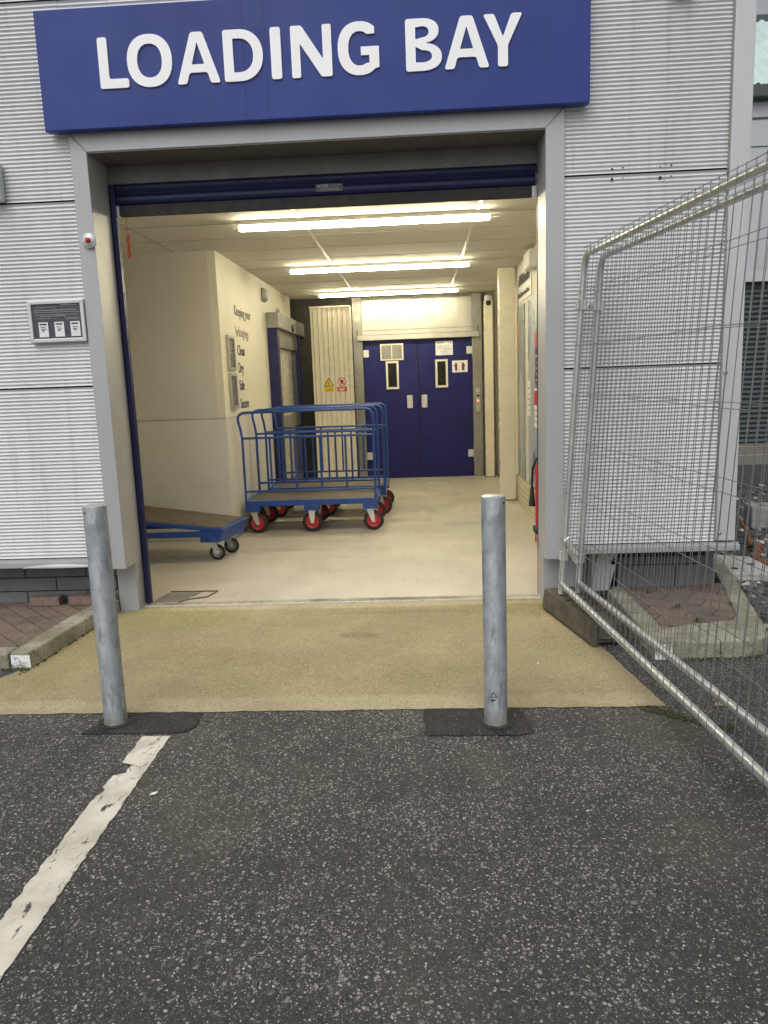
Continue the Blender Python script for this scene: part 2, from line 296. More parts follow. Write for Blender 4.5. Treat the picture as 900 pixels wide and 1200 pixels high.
# ------------------------------------------------------------------ mesh helpers
class MB:
    def __init__(s): s.v = []; s.f = []; s.sm = []
    def add(s, vs, fs, smooth=False):
        o = len(s.v); s.v += [tuple(v) for v in vs]; s.f += [tuple(i + o for i in f) for f in fs]; s.sm += [smooth] * len(fs); return s
    def box(s, a, b):
        (x0, y0, z0), (x1, y1, z1) = [min(p, q) for p, q in zip(a, b)], [max(p, q) for p, q in zip(a, b)]
        return s.hexa([(x0, y0, z0), (x1, y0, z0), (x1, y1, z0), (x0, y1, z0), (x0, y0, z1), (x1, y0, z1), (x1, y1, z1), (x0, y1, z1)])
    def hexa(s, p): return s.add(p, [(0, 3, 2, 1), (4, 5, 6, 7), (0, 1, 5, 4), (1, 2, 6, 5), (2, 3, 7, 6), (3, 0, 4, 7)])
    def prism(s, pts, z0, z1):          # pts ccw in xy
        n = len(pts); vs = [(x, y, z0) for x, y in pts] + [(x, y, z1) for x, y in pts]
        return s.add(vs, [tuple(reversed(range(n))), tuple(range(n, 2 * n))] + [(i, (i + 1) % n, n + (i + 1) % n, n + i) for i in range(n)])
    def tube(s, pts, r, n=10, cap=True, smooth=True):
        pts = [Vector(p) for p in pts]; rings = []; m = len(pts)
        t0 = (pts[1] - pts[0]).normalized(); up = Vector((0, 0, 1)) if abs(t0.z) < .9 else Vector((1, 0, 0))
        u = t0.cross(up).normalized(); rr = r if isinstance(r, (list, tuple)) else [r] * m
        for i, p in enumerate(pts):
            t = ((pts[min(i + 1, m - 1)] - p).normalized() + (p - pts[max(i - 1, 0)]).normalized())
            t = t.normalized() if t.length > 1e-6 else t0
            u = (u - t * u.dot(t)).normalized(); v = t.cross(u)
            rings.append([p + (u * math.cos(2 * math.pi * k / n) + v * math.sin(2 * math.pi * k / n)) * rr[i] for k in range(n)])
        vs = [q for g in rings for q in g]; fs = []
        for i in range(m - 1):
            for k in range(n): fs.append((i * n + k, i * n + (k + 1) % n, (i + 1) * n + (k + 1) % n, (i + 1) * n + k))
        s.add(vs, fs, smooth)
        if cap:
            s.add(rings[0], [tuple(reversed(range(n)))]); s.add(rings[-1], [tuple(range(n))])
        return s
    def lathe(s, prof, c, axis='z', n=28, smooth=True):     # prof: (radius, along)
        ax = {'x': (Vector((0, 1, 0)), Vector((0, 0, 1)), Vector((1, 0, 0))), 'y': (Vector((0, 0, 1)), Vector((1, 0, 0)), Vector((0, 1, 0))), 'z': (Vector((1, 0, 0)), Vector((0, 1, 0)), Vector((0, 0, 1)))}[axis]
        c = Vector(c); vs = []; fs = []
        for r, h in prof:
            for k in range(n): a = 2 * math.pi * k / n; vs.append(c + ax[0] * r * math.cos(a) + ax[1] * r * math.sin(a) + ax[2] * h)
        for i in range(len(prof) - 1):
            for k in range(n): fs.append((i * n + k, i * n + (k + 1) % n, (i + 1) * n + (k + 1) % n, (i + 1) * n + k))
        return s.add(vs, fs, smooth)
    def build(s, name, mat, parent=None, bevel=0, loc=None, seg=2):
        me = bpy.data.meshes.new(name); me.from_pydata(s.v, [], s.f); me.update()
        me.polygons.foreach_set('use_smooth', s.sm)
        o = bpy.data.objects.new(name, me); COL.objects.link(o)
        if isinstance(mat, str): mat = M[mat]
        me.materials.append(mat)
        if parent: o.parent = parent
        if loc: o.location = loc
        if bevel:
            b = o.modifiers.new('bevel', 'BEVEL'); b.width = bevel; b.segments = seg; b.limit_method = 'ANGLE'; b.angle_limit = R(40); b.harden_normals = False
        return o

def tag(o, label=None, cat=None, group=None, kind=None):
    for k, v in (('label', label), ('category', cat), ('group', group), ('kind', kind)):
        if v: o[k] = v
    return o
def thing(name, label, cat, loc=(0, 0, 0), group=None):
    o = bpy.data.objects.new(name, None); COL.objects.link(o); o.location = loc; o.empty_display_size = .1
    return tag(o, label, cat, group)
def struct(mb, name, mat, **k): return tag(mb.build(name, mat, **k), kind='structure')
def copy_tree(o, parent=None):
    c = o.copy(); COL.objects.link(c)
    if parent: c.parent = parent
    for ch in [x for x in o.children]: copy_tree(ch, c)
    return c
def arc(c, a, b, n=6):        # rounded corner: from direction a to direction b around corner c
    c, a, b = Vector(c), Vector(a), Vector(b)
    return [((1 - t) ** 2) * a + 2 * t * (1 - t) * c + t * t * b for t in [i / n for i in range(n + 1)]]
def shape(name, loops, mat, parent, mw, depth=.002, bevel=0):   # filled flat outline(s) with holes, extruded
    cu = bpy.data.curves.new(name, 'CURVE'); cu.dimensions = '2D'; cu.fill_mode = 'BOTH'; cu.extrude = depth / 2; cu.bevel_depth = bevel
    for lp in loops:
        sp = cu.splines.new('POLY'); sp.points.add(len(lp) - 1); sp.use_cyclic_u = True
        for i, p in enumerate(lp): sp.points[i].co = (p[0], p[1], 0, 1)
    o = bpy.data.objects.new(name, cu); COL.objects.link(o)
    dg = bpy.context.evaluated_depsgraph_get(); me = bpy.data.meshes.new_from_object(o.evaluated_get(dg)); me.name = name
    bpy.data.objects.remove(o); me.materials.clear(); me.materials.append(M[mat] if isinstance(mat, str) else mat)
    me.transform(mw); me.update()
    q = bpy.data.objects.new(name, me); COL.objects.link(q)
    if parent: q.parent = parent
    return q
def text(name, s, size, mat, parent, mw, depth=.001, bold=0., align='LEFT', sx=1):
    cu = bpy.data.curves.new(name, 'FONT'); cu.body = s; cu.size = size; cu.extrude = depth / 2; cu.offset = bold; cu.align_x = align
    cu.resolution_u = 3
    o = bpy.data.objects.new(name, cu); COL.objects.link(o); dg = bpy.context.evaluated_depsgraph_get(); dg.update()
    me = bpy.data.meshes.new_from_object(o.evaluated_get(dg)); me.name = name; bpy.data.objects.remove(o)
    me.materials.clear(); me.materials.append(M[mat]); me.transform(mw @ Matrix.Diagonal((sx, 1, 1, 1))); me.update()
    q = bpy.data.objects.new(name, me); COL.objects.link(q)
    if parent: q.parent = parent
    return q
def faceY(x, y, z):     # local x->+X, local y->+Z, faces -Y
    return Matrix.Translation((x, y, z)) @ Matrix.Rotation(R(90), 4, 'X')
def faceX(x, y, z):     # local x->+Y, local y->+Z, faces +X
    return Matrix.Translation((x, y, z)) @ Matrix.Rotation(R(90), 4, 'Z') @ Matrix.Rotation(R(90), 4, 'X')
def faceXn(x, y, z):    # local x->-Y, faces -X
    return Matrix.Translation((x, y, z)) @ Matrix.Rotation(R(-90), 4, 'Z') @ Matrix.Rotation(R(90), 4, 'X')
def rect(x0, y0, x1, y1): return [(x0, y0), (x1, y0), (x1, y1), (x0, y1)]
def disc(cx, cy, r, n=24): return [(cx + r * math.cos(2 * math.pi * i / n), cy + r * math.sin(2 * math.pi * i / n)) for i in range(n)]

# ================================================================== GROUND
g = MB()
NX = 80
g.add([(-60, -40, 0), (60, -40, 0), (60, 80, 0), (-60, 80, 0)], [(0, 1, 2, 3)])
struct(g, 'ground', 'asphalt')
def sheet(name, pts, z, mat, **k): return struct(MB().add([(x, y, z) for x, y in pts], [tuple(range(len(pts)))]), name, mat, **k)
def jag(a, b, n, amp):
    a, b = Vector(a), Vector(b); d = (b - a); nrm = Vector((-d.y, d.x)).normalized()
    return [tuple(a + d * (i / n) + nrm * (random.uniform(-amp, amp) if 0 < i < n else 0)) for i in range(n)]
slab = jag((-2.64, 3.47), (1.12, 3.445), 60, .007) + jag((1.12, 3.445), (.90, 5.10), 30, .006) + [(.90, 5.10), (.90, 5.262), (-2.27, 5.262)] + jag((-2.27, 4.12), (-2.64, 3.47), 14, .012)
sheet('concrete_apron', slab, .004, 'slab')
# fresh tarmac patches around the bollards
def rough_rect(x0, y0, x1, y1, s=0):
    return jag((x0, y0), (x1 - .05, y0 + s), 16, .005) + jag((x1, y0 + .05), (x1, y1), 6, .006) + jag((x1, y1), (x0, y1), 12, .004) + jag((x0, y1), (x0, y0), 6, .006)
p1 = [(-1.60, 3.235), (-1.12, 3.235), (-1.07, 3.30), (-1.085, 3.452), (-1.50, 3.455)]
def jagpoly(ps, amp=.006, step=.05):
    out = []
    for i in range(len(ps)):
        a, b = ps[i], ps[(i + 1) % len(ps)]; n = max(2, int((Vector(b) - Vector(a)).length / step)); out += jag(a, b, n, amp)
    return out
sheet('asphalt_patch', jagpoly(p1), .0055, 'patch')
sheet('asphalt_patch', jagpoly([(-.02, 3.175), (.40, 3.165), (.47, 3.20), (.43, 3.44), (-.015, 3.452)]), .0055, 'patch')
# white bay line, chipped edges
random.seed(11)
pl, pr = [], []
yy = 3.205
while yy > -3:
    wob = random.uniform(-.004, .004); notch = .05 if 2.86 < yy < 2.96 else (.02 if 2.72 < yy < 2.76 else 0)
    pl.append((-1.297 + notch + random.uniform(-.004, .006), yy)); pr.append((-1.167 + random.uniform(-.004, .003) - (.018 if yy > 3.1 and False else 0), yy)); yy -= .022
ln = MB()
vs = []
for a, b in zip(pl, pr): vs += [(a[0], a[1], .004), (b[0], b[1], .004)]
ln.add(vs, [(2 * i, 2 * i + 2, 2 * i + 3, 2 * i + 1) for i in range(len(pl) - 1)])
struct(ln, 'bay_line_marking', 'line')
# ground beyond the corner of the building
sheet('far_road', [(2.0, 12.6), (40, 12.6), (40, 17), (2.0, 17)], .006, 'road')
sheet('dark_tarmac_strip', jagpoly([(2.0, 10.4), (40, 10.4), (40, 12.6), (2.0, 12.6)], .03, .4), .010, 'dtar')
sheet('yellow_line_marking', [(2.0, 14.0), (30, 14.0), (30, 14.07), (2.0, 14.07)], .010, 'yline')
sheet('yellow_line_marking', [(2.0, 15.55), (30, 15.55), (30, 15.62), (2.0, 15.62)], .010, 'yline')
sheet('gravel_bed', jagpoly([(1.99, 4.42), (2.4, 4.25), (9, 4.1), (9, 10.35), (2.04, 10.35), (2.04, 6.3), (2.30, 5.7)], .03, .2), .004, 'gravelbed')
# loose stones on the gravel
random.seed(3)
def stones(n, area, rmin, rmax, name, mat, label, seed=1):
    rnd = random.Random(seed); mb = MB()
    ico = []; t = (1 + 5 ** .5) / 2
    for a, b in ((-1, t), (1, t), (-1, -t), (1, -t)): ico += [(a, b, 0)]
    for a, b in ((-1, t), (1, t), (-1, -t), (1, -t)): ico += [(0, a, b)]
    for a, b in ((-1, t), (1, t), (-1, -t), (1, -t)): ico += [(b, 0, a)]
    F = [(0, 11, 5), (0, 5, 1), (0, 1, 7), (0, 7, 10), (0, 10, 11), (1, 5, 9), (5, 11, 4), (11, 10, 2), (10, 7, 6), (7, 1, 8), (3, 9, 4), (3, 4, 2), (3, 2, 6), (3, 6, 8), (3, 8, 9), (4, 9, 5), (2, 4, 11), (6, 2, 10), (8, 6, 7), (9, 8, 1)]
    for _ in range(n):
        x, y = area(rnd); r = rnd.uniform(rmin, rmax) * (1 if rnd.random() < .9 else 1.7); a = rnd.uniform(0, 6.28); sx, sy, sz = rnd.uniform(.7, 1.3), rnd.uniform(.6, 1), rnd.uniform(.4, .8)
        vs = []
        for p in ico:
            q = Vector(p).normalized() * r * rnd.uniform(.75, 1.2); q = Vector((q.x * sx, q.y * sy, q.z * sz)); q.rotate(Matrix.Rotation(a, 3, 'Z')); vs.append((q.x + x, q.y + y, q.z + r * .3 + .006))
        mb.add(vs, F)
    return tag(mb.build(name, mat), label, 'gravel', None, 'stuff')
def a1(r):
    while True:
        x, y = r.uniform(2.05, 5.2), r.uniform(4.3, 10.3) if r.random() < .5 else r.uniform(4.35, 6.5)
        if not (y < 6.0 and x < 2.03 + (y - 4.45) * .235) and not (5.55 < y < 6.2 and x < 2.6): return x, y
st_mats = [simple('dark_stones', (.07, .07, .072), .8, 0, .3, 30), simple('grey_stones', (.20, .195, .185), .85, 0, .3, 30), simple('pale_stones', (.55, .54, .50), .85, 0, .2, 30)]
stones(3400, a1, .010, .028, 'gravel', st_mats[0], 'dark crushed stone spread beyond the corner of the building', 1)
stones(2200, a1, .008, .026, 'gravel', st_mats[1], 'mid grey chippings mixed through the dark gravel beyond the corner', 2)
stones(520, a1, .009, .036, 'gravel', st_mats[2], 'pale white rubble chips scattered over the dark gravel beyond the corner', 3)
def a2(r): return r.uniform(-1.9, 2.3), r.uniform(1.2, 3.4)
stones(420, a2, .0012, .0038, 'grit', st_mats[2], 'tiny pale grit lying loose on the asphalt', 5)

# ================================================================== BUILDING
FY = 5.0
B = thing('loading_bay_building', 'silver corrugated metal building with a wide open loading bay', 'building', (0, 5, 0))
B.location = (0, 0, 0)
PITCH = .0237
def corr(mb, x0, x1, z0, z1, y, amp=.0048, seg=8):
    n = max(1, round((z1 - z0) / PITCH)); k = n * seg; vs = []; fs = []
    for i in range(k + 1):
        z = z0 + (z1 - z0) * i / k; ph = (i / seg) % 1
        h = math.cos(2 * math.pi * ph); h = math.copysign(abs(h) ** .8, h)
        d = y - amp * h
        vs += [(x0, d, z), (x1, d, z)]
    for i in range(k): fs.append((2 * i, 2 * i + 1, 2 * i + 3, 2 * i + 2))
    mb.add(vs, fs, True)
    return mb
seams = [.437, 1.589, 2.746, 3.903, 5.06]
YC = 5.022
for (x0, x1) in ((-4.45, -2.128), (-6.77, -4.47), (.924, 1.912)):
    for a, b in zip(seams[:-1], seams[1:]):
        corr(MB(), x0, x1, a + .0055, b - .0055, YC).build('cladding_panel', 'clad', B)
for a, b in ((3.146, 3.903), (3.903, 5.06)):
    corr(MB(), -2.126, .922, a + .007, b - .007, YC).build('cladding_panel', 'clad', B)
# backing (seams read dark) split round the opening
bk = MB(); bk.box((-6.8, 5.032, .40), (-2.06, 5.09, 5.1)); bk.box((.86, 5.032, .40), (1.95, 5.09, 5.1)); bk.box((-2.06, 5.033, 3.1), (.86, 5.09, 5.1))
bk.build('backing_sheet', 'dark', B)
# right return wall, back, left, roof shell
rw = MB(); n = int((13 - 5.11) / .2)
rw.box((1.99, 5.09, .40), (2.028, 13, 5.1)); rw.build('side_wall', 'trim_w', B)
MB().box((-6.8, 12.9, 0), (1.99, 13, 5.1)).build('rear_wall', 'trim_w', B)
MB().box((-6.85, 5.09, 0), (-6.8, 13, 5.1)).build('side_wall', 'trim_w', B)
MB().box((-6.9, 4.97, 5.1), (2.06, 13.05, 5.22)).build('roof', 'trim', B)
# corner trim with bolts
ct = MB(); ct.box((1.913, 4.995, .447), (2.032, 5.085, 5.1)); ct.build('corner_trim', 'trim_w', B, .004)
MB().box((1.905, 5.012, .447), (1.912, 5.03, 5.1)).build('trim_joint', 'skirt', B)
for z in (.50, 1.53, 2.69, 3.85): MB().lathe([(0, -.012), (.008, -.011), (.014, -.004), (.016, 0)], (1.93, 4.994, z), 'y', 12).build('bolt', 'steel', B)
# sills
for x0, x1 in ((-6.8, -2.14), (.93, 2.055)):
    s = MB()
    s.hexa([(x0, 4.965, .385), (x1, 4.965, .385), (x1, 5.03, .385), (x0, 5.03, .385), (x0, 4.965, .425), (x1, 4.965, .425), (x1, 5.03, .436), (x0, 5.03, .436)])
    s.build('sill', 'sill', B, .004)
# dent of the left sill: curled lip
dl = MB(); vs = []; N = 20
for i in range(N + 1):
    t = i / N; x = -2.72 + .52 * t; h = math.sin(math.pi * t) * .022
    vs += [(x, 4.962 - .012 * math.sin(math.pi * t), .384), (x, 4.957 - .012 * math.sin(math.pi * t), .384 + h), (x, 4.9645, .385 + h + .003)]
fs = []
for i in range(N): fs += [(3 * i, 3 * i + 3, 3 * i + 4, 3 * i + 1), (3 * i + 1, 3 * i + 4, 3 * i + 5, 3 * i + 2)]
dl.add(vs, fs, True); dl.build('bent_sill_lip', 'trim_w', B)
# bay surround (mitred) with deep reveal
def mitre(pts_front, y0, y1, name):
    n = len(pts_front); MB().add([(x, y0, z) for x, z in pts_front] + [(x, y1, z) for x, z in pts_front], [tuple(range(n))] + [(i, n + i, n + (i + 1) % n, (i + 1) % n) for i in range(n)] + [tuple(reversed(range(n, 2 * n)))]).build(name, 'trim', B, .003)
g_ = .0012
mitre([(-2.13, .355), (-2.025, .355), (-2.025, 3.025 - g_), (-2.13, 3.142 - g_)], FY, 5.349, 'bay_surround')
mitre([(-2.13 + g_, 3.142), (-2.025 + g_, 3.025), (.811 - g_, 3.025), (.926 - g_, 3.142)], FY, 5.30, 'bay_surround')
mitre([(.811, .348), (.926, .348), (.926, 3.142 - g_), (.811, 3.025 - g_)], FY, 5.349, 'bay_surround')
# pillars under the surround
MB().box((-2.17, 5.19, 0), (-2.032, 5.34, .354)).build('base_pillar', 'trim', B, .004)
MB().box((.818, 5.16, 0), (1.06, 5.34, .347)).build('base_pillar', 'trim', B, .004)
# plinth walls of grey block
def blockwall(x0, x1, y, z0, z1, bw_=.44, bh=.10):
    mb = MB(); z = z0; row = 0
    while z < z1 - .01:
        x = x0 - (bw_ / 2 if row % 2 else 0)
        while x < x1:
            a, b = max(x, x0) + .004, min(x + bw_, x1) - .004
            if b - a > .02: mb.box((a, y, z + .004), (b, y + .1, min(z + bh, z1) - .004))
            x += bw_
        z += bh; row += 1
    return mb
blockwall(-6.8, -2.17, 5.20, .06, .385).build('plinth_wall', 'plinth', B, .003)
MB().box((-6.8, 5.21, 0), (-2.17, 5.29, .386)).build('mortar', 'dark', B)
blockwall(1.33, 1.93, 5.22, .08, .30, .4, .16).build('plinth_wall', 'plinth', B, .003)
MB().box((1.33, 5.23, 0), (1.93, 5.32, .386)).build('mortar', 'dark', B)
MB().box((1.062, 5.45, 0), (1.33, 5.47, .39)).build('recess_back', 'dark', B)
MB().box((1.93, 5.23, .0), (1.99, 12.9, .40)).build('plinth_wall', 'plinth', B)
# steel bracket in the recess
br = thing('steel_bracket', 'grey steel bracket plate with a round black hole under the right hand sill', 'bracket', (1.2, 5.1, 0)); br.location = (0, 0, 0)
hole = disc(.175, .30, .022)
shape('plate', [[(0.03, .10), (.15, .10), (.215, .385), (.08, .385)], hole], 'trim', br, faceY(1.10, 5.10, 0) , .008)
MB().box((1.135, 5.106, .10), (1.16, 5.24, .385)).build('web', 'trim', br)
MB().box((1.25, 5.16, .36), (1.9, 5.2, .384)).build('rail', 'trim', br)
# fixing holes left in the right hand cladding
for (hx, hz, r) in ((1.215, 2.775, .007), (1.28, 2.78, .005), (1.215, 2.715, .009), (1.28, 2.72, .004), (1.505, 2.775, .005), (1.535, 2.785, .004), (1.57, 2.78, .006), (1.505, 2.712, .010), (1.57, 2.718, .005), (1.53, 2.70, .003)):
    MB().lathe([(0, -.001), (r, 0)], (hx, 5.0165, hz), 'y', 10).build('fixing_hole', 'dark', B)

# ---------------------------------------------------------------- big sign
S = thing('loading_bay_sign', 'large dark blue sign reading LOADING BAY in white letters above the opening', 'sign')
MB().box((-2.243, 4.93, 3.133), (1.06, 4.995, 3.812)).build('sign_board', 'blue_sign', S, .006)
for sx_ in (-.99, -.855): MB().box((sx_, 4.9285, 3.137), (sx_ + .0015, 4.9302, 3.808)).build('sheet_seam', 'blue_paint', S)
def rnd_poly(pts, r, seg=5):
    out = []; n = len(pts)
    for i in range(n):
        p0, p1, p2 = Vector(pts[i - 1]), Vector(pts[i]), Vector(pts[(i + 1) % n])
        d0, d1 = p0 - p1, p2 - p1; rr = min(r, d0.length * .45, d1.length * .45)
        a = p1 + d0.normalized() * rr; b = p1 + d1.normalized() * rr
        for k in range(seg + 1):
            t = k / seg; out.append(tuple((1 - t) ** 2 * a + 2 * t * (1 - t) * p1 + t * t * b))
    return out
def superell(cx, cy, a, b, a0=0, a1=360, n=40, e=2.25):
    o = []
    for i in range(n + (0 if a1 - a0 == 360 else 1)):
        t = R(a0 + (a1 - a0) * i / n); c, s = math.cos(t), math.sin(t)
        o.append((cx + a * math.copysign(abs(c) ** (2 / e), c), cy + b * math.copysign(abs(s) ** (2 / e), s)))
    return o
Hc = .285; T = .058; rc = .016
def gl_L(w): return [rnd_poly([(0, 0), (w, 0), (w, T * .9), (T, T * .9), (T, Hc), (0, Hc)], rc)]
def gl_I(w): return [rnd_poly([(0, 0), (w, 0), (w, Hc), (0, Hc)], rc)]
def gl_O(w): return [superell(w / 2, Hc / 2, w / 2, Hc / 2 + .004), superell(w / 2, Hc / 2, w / 2 - T * 1.06, Hc / 2 - T * .84)]
def gl_A(w):
    m = w / 2; a = .036
    return [rnd_poly([(0, 0), (T * 1.02, 0), (T * 1.02 + .017, .062), (w - T * 1.02 - .017, .062), (w - T * 1.02, 0), (w, 0), (m + a, Hc), (m - a, Hc)], rc), rnd_poly([(T + .035, .107), (w - T - .035, .107), (m, Hc - .055)], .006)]
def gl_D(w):
    e = T * .85; o = [(0, 0), (w * .38, 0)] + superell(w * .38, Hc / 2, w * .62, Hc / 2, -88, 88, 28, 2.2) + [(w * .38, Hc), (0, Hc)]
    o = rnd_poly([(w * .38, Hc), (0, Hc), (0, 0), (w * .38, 0)], rc)[6:-6] + superell(w * .38, Hc / 2, w * .62, Hc / 2, -88, 88, 28, 2.2)
    i = [(w * .38, e)] + superell(w * .38, Hc / 2, w * .62 - T, Hc / 2 - e, -86, 86, 24, 2.2) + [(w * .38, Hc - e), (T, Hc - e), (T, e)]
    return [o, i]
def gl_N(w):
    return [rnd_poly([(0, 0), (T * .92, 0), (T * .92, Hc * .66), (w - T * 1.12, 0), (w, 0), (w, Hc), (w - T * .92, Hc), (w - T * .92, Hc * .34), (T * 1.12, Hc), (0, Hc)], .012)]
def gl_G(w):
    cx, cy = w * .53, Hc / 2; out = superell(cx, cy, w * .53, Hc / 2 + .004, 48, 312, 44); inn = superell(cx, cy, w * .53 - T * 1.08, Hc / 2 - T * .84, 52, 300, 36)
    pts = out + [(w, .035), (w, Hc * .53), (w * .56, Hc * .53), (w * .56, Hc * .53 - T * .8), (w - T, Hc * .53 - T * .8), (w - T, .062)] + list(reversed(inn)) + [(w * .90, Hc * .77)]
    return [pts]
def gl_B(w):
    e = T * .82; mid = Hc * .53
    def lobe(yc, h, ww, t): return superell(w * .42 , yc, ww - w * .42 - t, h, -88, 88, 18, 2.3)
    o = rnd_poly([(w * .42, Hc), (0, Hc), (0, 0), (w * .42, 0)], rc)[6:-6] + superell(w * .42, mid / 2, w * .58, mid / 2, -88, 76, 18, 2.3) + superell(w * .42, (Hc + mid) / 2, w * .50, (Hc - mid) / 2, -76, 88, 18, 2.3)
    i1 = [(T, e)] + superell(w * .42, mid / 2 + .004, w * .58 - T, mid / 2 - e + .006, -86, 86, 14, 2.3) + [(T, mid - e * .45 + .004)]
    i2 = [(T, mid + e * .45)] + superell(w * .42, (Hc + mid) / 2 - .006, w * .50 - T, (Hc - mid) / 2 - e * .75, -86, 86, 14, 2.3) + [(T, Hc - e)]
    return [o, i1, i2]
def gl_Y(w):
    m = w / 2; h = T / 2
    return [rnd_poly([(m - h, 0), (m + h, 0), (m + h, Hc * .40), (w, Hc), (w - T * 1.1, Hc), (m, Hc * .56), (T * 1.1, Hc), (0, Hc), (m - h, Hc * .40)], rc * .9)]
for ch, fn, x0, x1 in (('L', gl_L, -1.866, -1.690), ('O', gl_O, -1.692, -1.419), ('A', gl_A, -1.395, -1.132), ('D', gl_D, -1.106, -.870), ('I', gl_I, -.822, -.760), ('N', gl_N, -.700, -.458), ('G', gl_G, -.422, -.178), ('B', gl_B, -.020, .192), ('A', gl_A, .206, .470), ('Y', gl_Y, .436, .664)):
    shape('letter', fn(x1 - x0), 'white', S, faceY(x0, 4.925, 3.353), .010)

# ---------------------------------------------------------------- notice frame, sounder, wall box
N_ = thing('notice_frame', 'aluminium snap frame holding a dark notice with three white cards left of the bay', 'notice')
fx0, fx1, fz0, fz1 = -2.505, -2.135, 1.878, 2.142; fy = 4.985
for pts in ([(fx0, fz0), (fx1, fz0), (fx1 - .024, fz0 + .024), (fx0 + .024, fz0 + .024)], [(fx1, fz0), (fx1, fz1), (fx1 - .024, fz1 - .024), (fx1 - .024, fz0 + .024)], [(fx1, fz1), (fx0, fz1), (fx0 + .024, fz1 - .024), (fx1 - .024, fz1 - .024)], [(fx0, fz1), (fx0, fz0), (fx0 + .024, fz0 + .024), (fx0 + .024, fz1 - .024)]):
    MB().add([(x, fy, z) for x, z in pts] + [(x, 5.012, z) for x, z in pts], [(0, 1, 2, 3), (0, 4, 5, 1), (1, 5, 6, 2), (2, 6, 7, 3), (3, 7, 4, 0)]).build('frame', 'alu', N_, .004)
MB().box((fx0 + .02, 4.996, fz0 + .02), (fx1 - .02, 5.01, fz1 - .02)).build('notice_sheet', 'notice', N_)
pr_ = MB()
for i, (zz, a, b, h) in enumerate(((2.098, .03, .16, .003), (2.108, .19, .25, .008), (2.108, .255, .30, .004), (2.078, .01, .29, .004), (2.066, .01, .31, .003), (2.050, .02, .30, .003), (2.042, .05, .22, .003), (2.028, .03, .12, .003), (2.028, .21, .31, .003), (2.02, .22, .30, .0025))):
    pr_.box((fx0 + .025 + a, 4.9945, zz), (fx0 + .025 + b, 4.9955, zz + h))
pr_.build('print', 'grey_print', N_)
for i in range(3):
    x = fx0 + .062 + i * .105; c = MB().box((x, 4.990, 1.912), (x + .062, 4.9955, 2.005)).build('card', 'card', N_)
    q = MB(); q.box((x + .008, 4.988, 1.988), (x + .052, 4.9897, 1.997)); q.box((x + .014, 4.988, 1.960), (x + .050, 4.9897, 1.963)); q.box((x + .022, 4.988, 1.948), (x + .034, 4.9897, 1.956)); q.box((x + .012, 4.988, 1.972), (x + .046, 4.9897, 1.975)); q.build('print', 'notice', c)
D = thing('alarm_sounder', 'small round grey sounder with a red centre on the left bay surround', 'alarm')
MB().lathe([(0, -.03), (.026, -.03), (.030, -.024), (.042, -.022), (.047, -.016), (.047, 0)], (-2.055, 4.998, 2.495), 'y', 28).build('housing', 'alu', D)
MB().lathe([(0, -.046), (.010, -.044), (.017, -.036), (.018, -.03)], (-2.055, 4.998, 2.495), 'y', 20).build('lens', 'red', D)
wl = thing('wall_enclosure', 'grey green box fixed high on the cladding at the far left', 'box')
MB().box((-2.80, 4.95, 2.752), (-2.575, 5.015, 2.985)).build('housing', 'box', wl, .012)
MB().box((-2.79, 4.936, 2.762), (-2.585, 4.9495, 2.975)).build('cover', 'box', wl, .003)
bl = thing('bulkhead_light', 'dark round bulkhead lamp high on the right hand cladding', 'light')
MB().lathe([(0, -.09), (.06, -.085), (.09, -.05), (.10, 0)], (1.60, 5.014, 3.80), 'y', 28).build('housing', 'gutter', bl)
MB().lathe([(0, -.10), (.04, -.098), (.055, -.088)], (1.60, 5.014, 3.80), 'y', 24).build('lens', 'alu', bl)

# ---------------------------------------------------------------- roller shutter
RS = thing('roller_shutter', 'dark blue roller shutter rolled almost fully up inside the bay opening', 'shutter')
sh = MB(); prof = []
for i in range(3):
    z0 = 2.775 + i * .075
    prof += [(5.335, z0), (5.322, z0 + .012), (5.318, z0 + .035), (5.322, z0 + .058), (5.335, z0 + .072)]
vs = []
for y, z in prof: vs += [(-2.0, y, z), (.799, y, z)]
sh.add(vs, [(2 * i, 2 * i + 1, 2 * i + 3, 2 * i + 2) for i in range(len(prof) - 1)], True); sh.build('curtain', 'blue_paint', RS)
MB().box((-1.965, 5.318, 2.700), (.772, 5.345, 2.772)).build('bottom_rail', 'blackrub', RS, .004)
for x in (-1.995, .773): MB().box((x, 5.314, 2.702), (x + .026, 5.348, 2.768)).build('end_cap', 'alu', RS, .003)
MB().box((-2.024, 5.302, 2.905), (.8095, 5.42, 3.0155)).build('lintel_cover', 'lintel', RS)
MB().box((-2.024, 5.004, 3.017), (.8095, 5.345, 3.0235)).build('soffit_shade_sheet', 'soffit', B)  # dark sheet added below the surround to paint in soffit shade
lp = MB().box((-.64, 5.312, 2.795), (-.46, 5.3175, 2.845)).build('label_plate', 'gutter', RS)
text('print', 'ACCESS', .021, 'card', lp, faceY(-.63, 5.3110, 2.824), .001, 0)
q = MB()
for a, b, z in ((.09, .165, .036), (.03, .15, .018), (.015, .165, .008)): q.box((-.64 + a, 5.3103, 2.795 + z), (-.64 + b, 5.3118, 2.795 + z + .004))
q.build('print', 'grey_print', lp)
for x0, x1 in ((-2.022, -1.984), (.807, .8105)):
    gmb = MB(); gmb.box((x0, 5.325, .02), (x1, 5.34, 2.904))
    if x0 < 0: gmb.box((x0, 5.302, .02), (x1, 5.318, 2.904)); gmb.box((x0, 5.302, .02), (x0 + .006, 5.34, 2.904))
    gmb; gmb.build('guide_rail', 'blue_paint', RS)
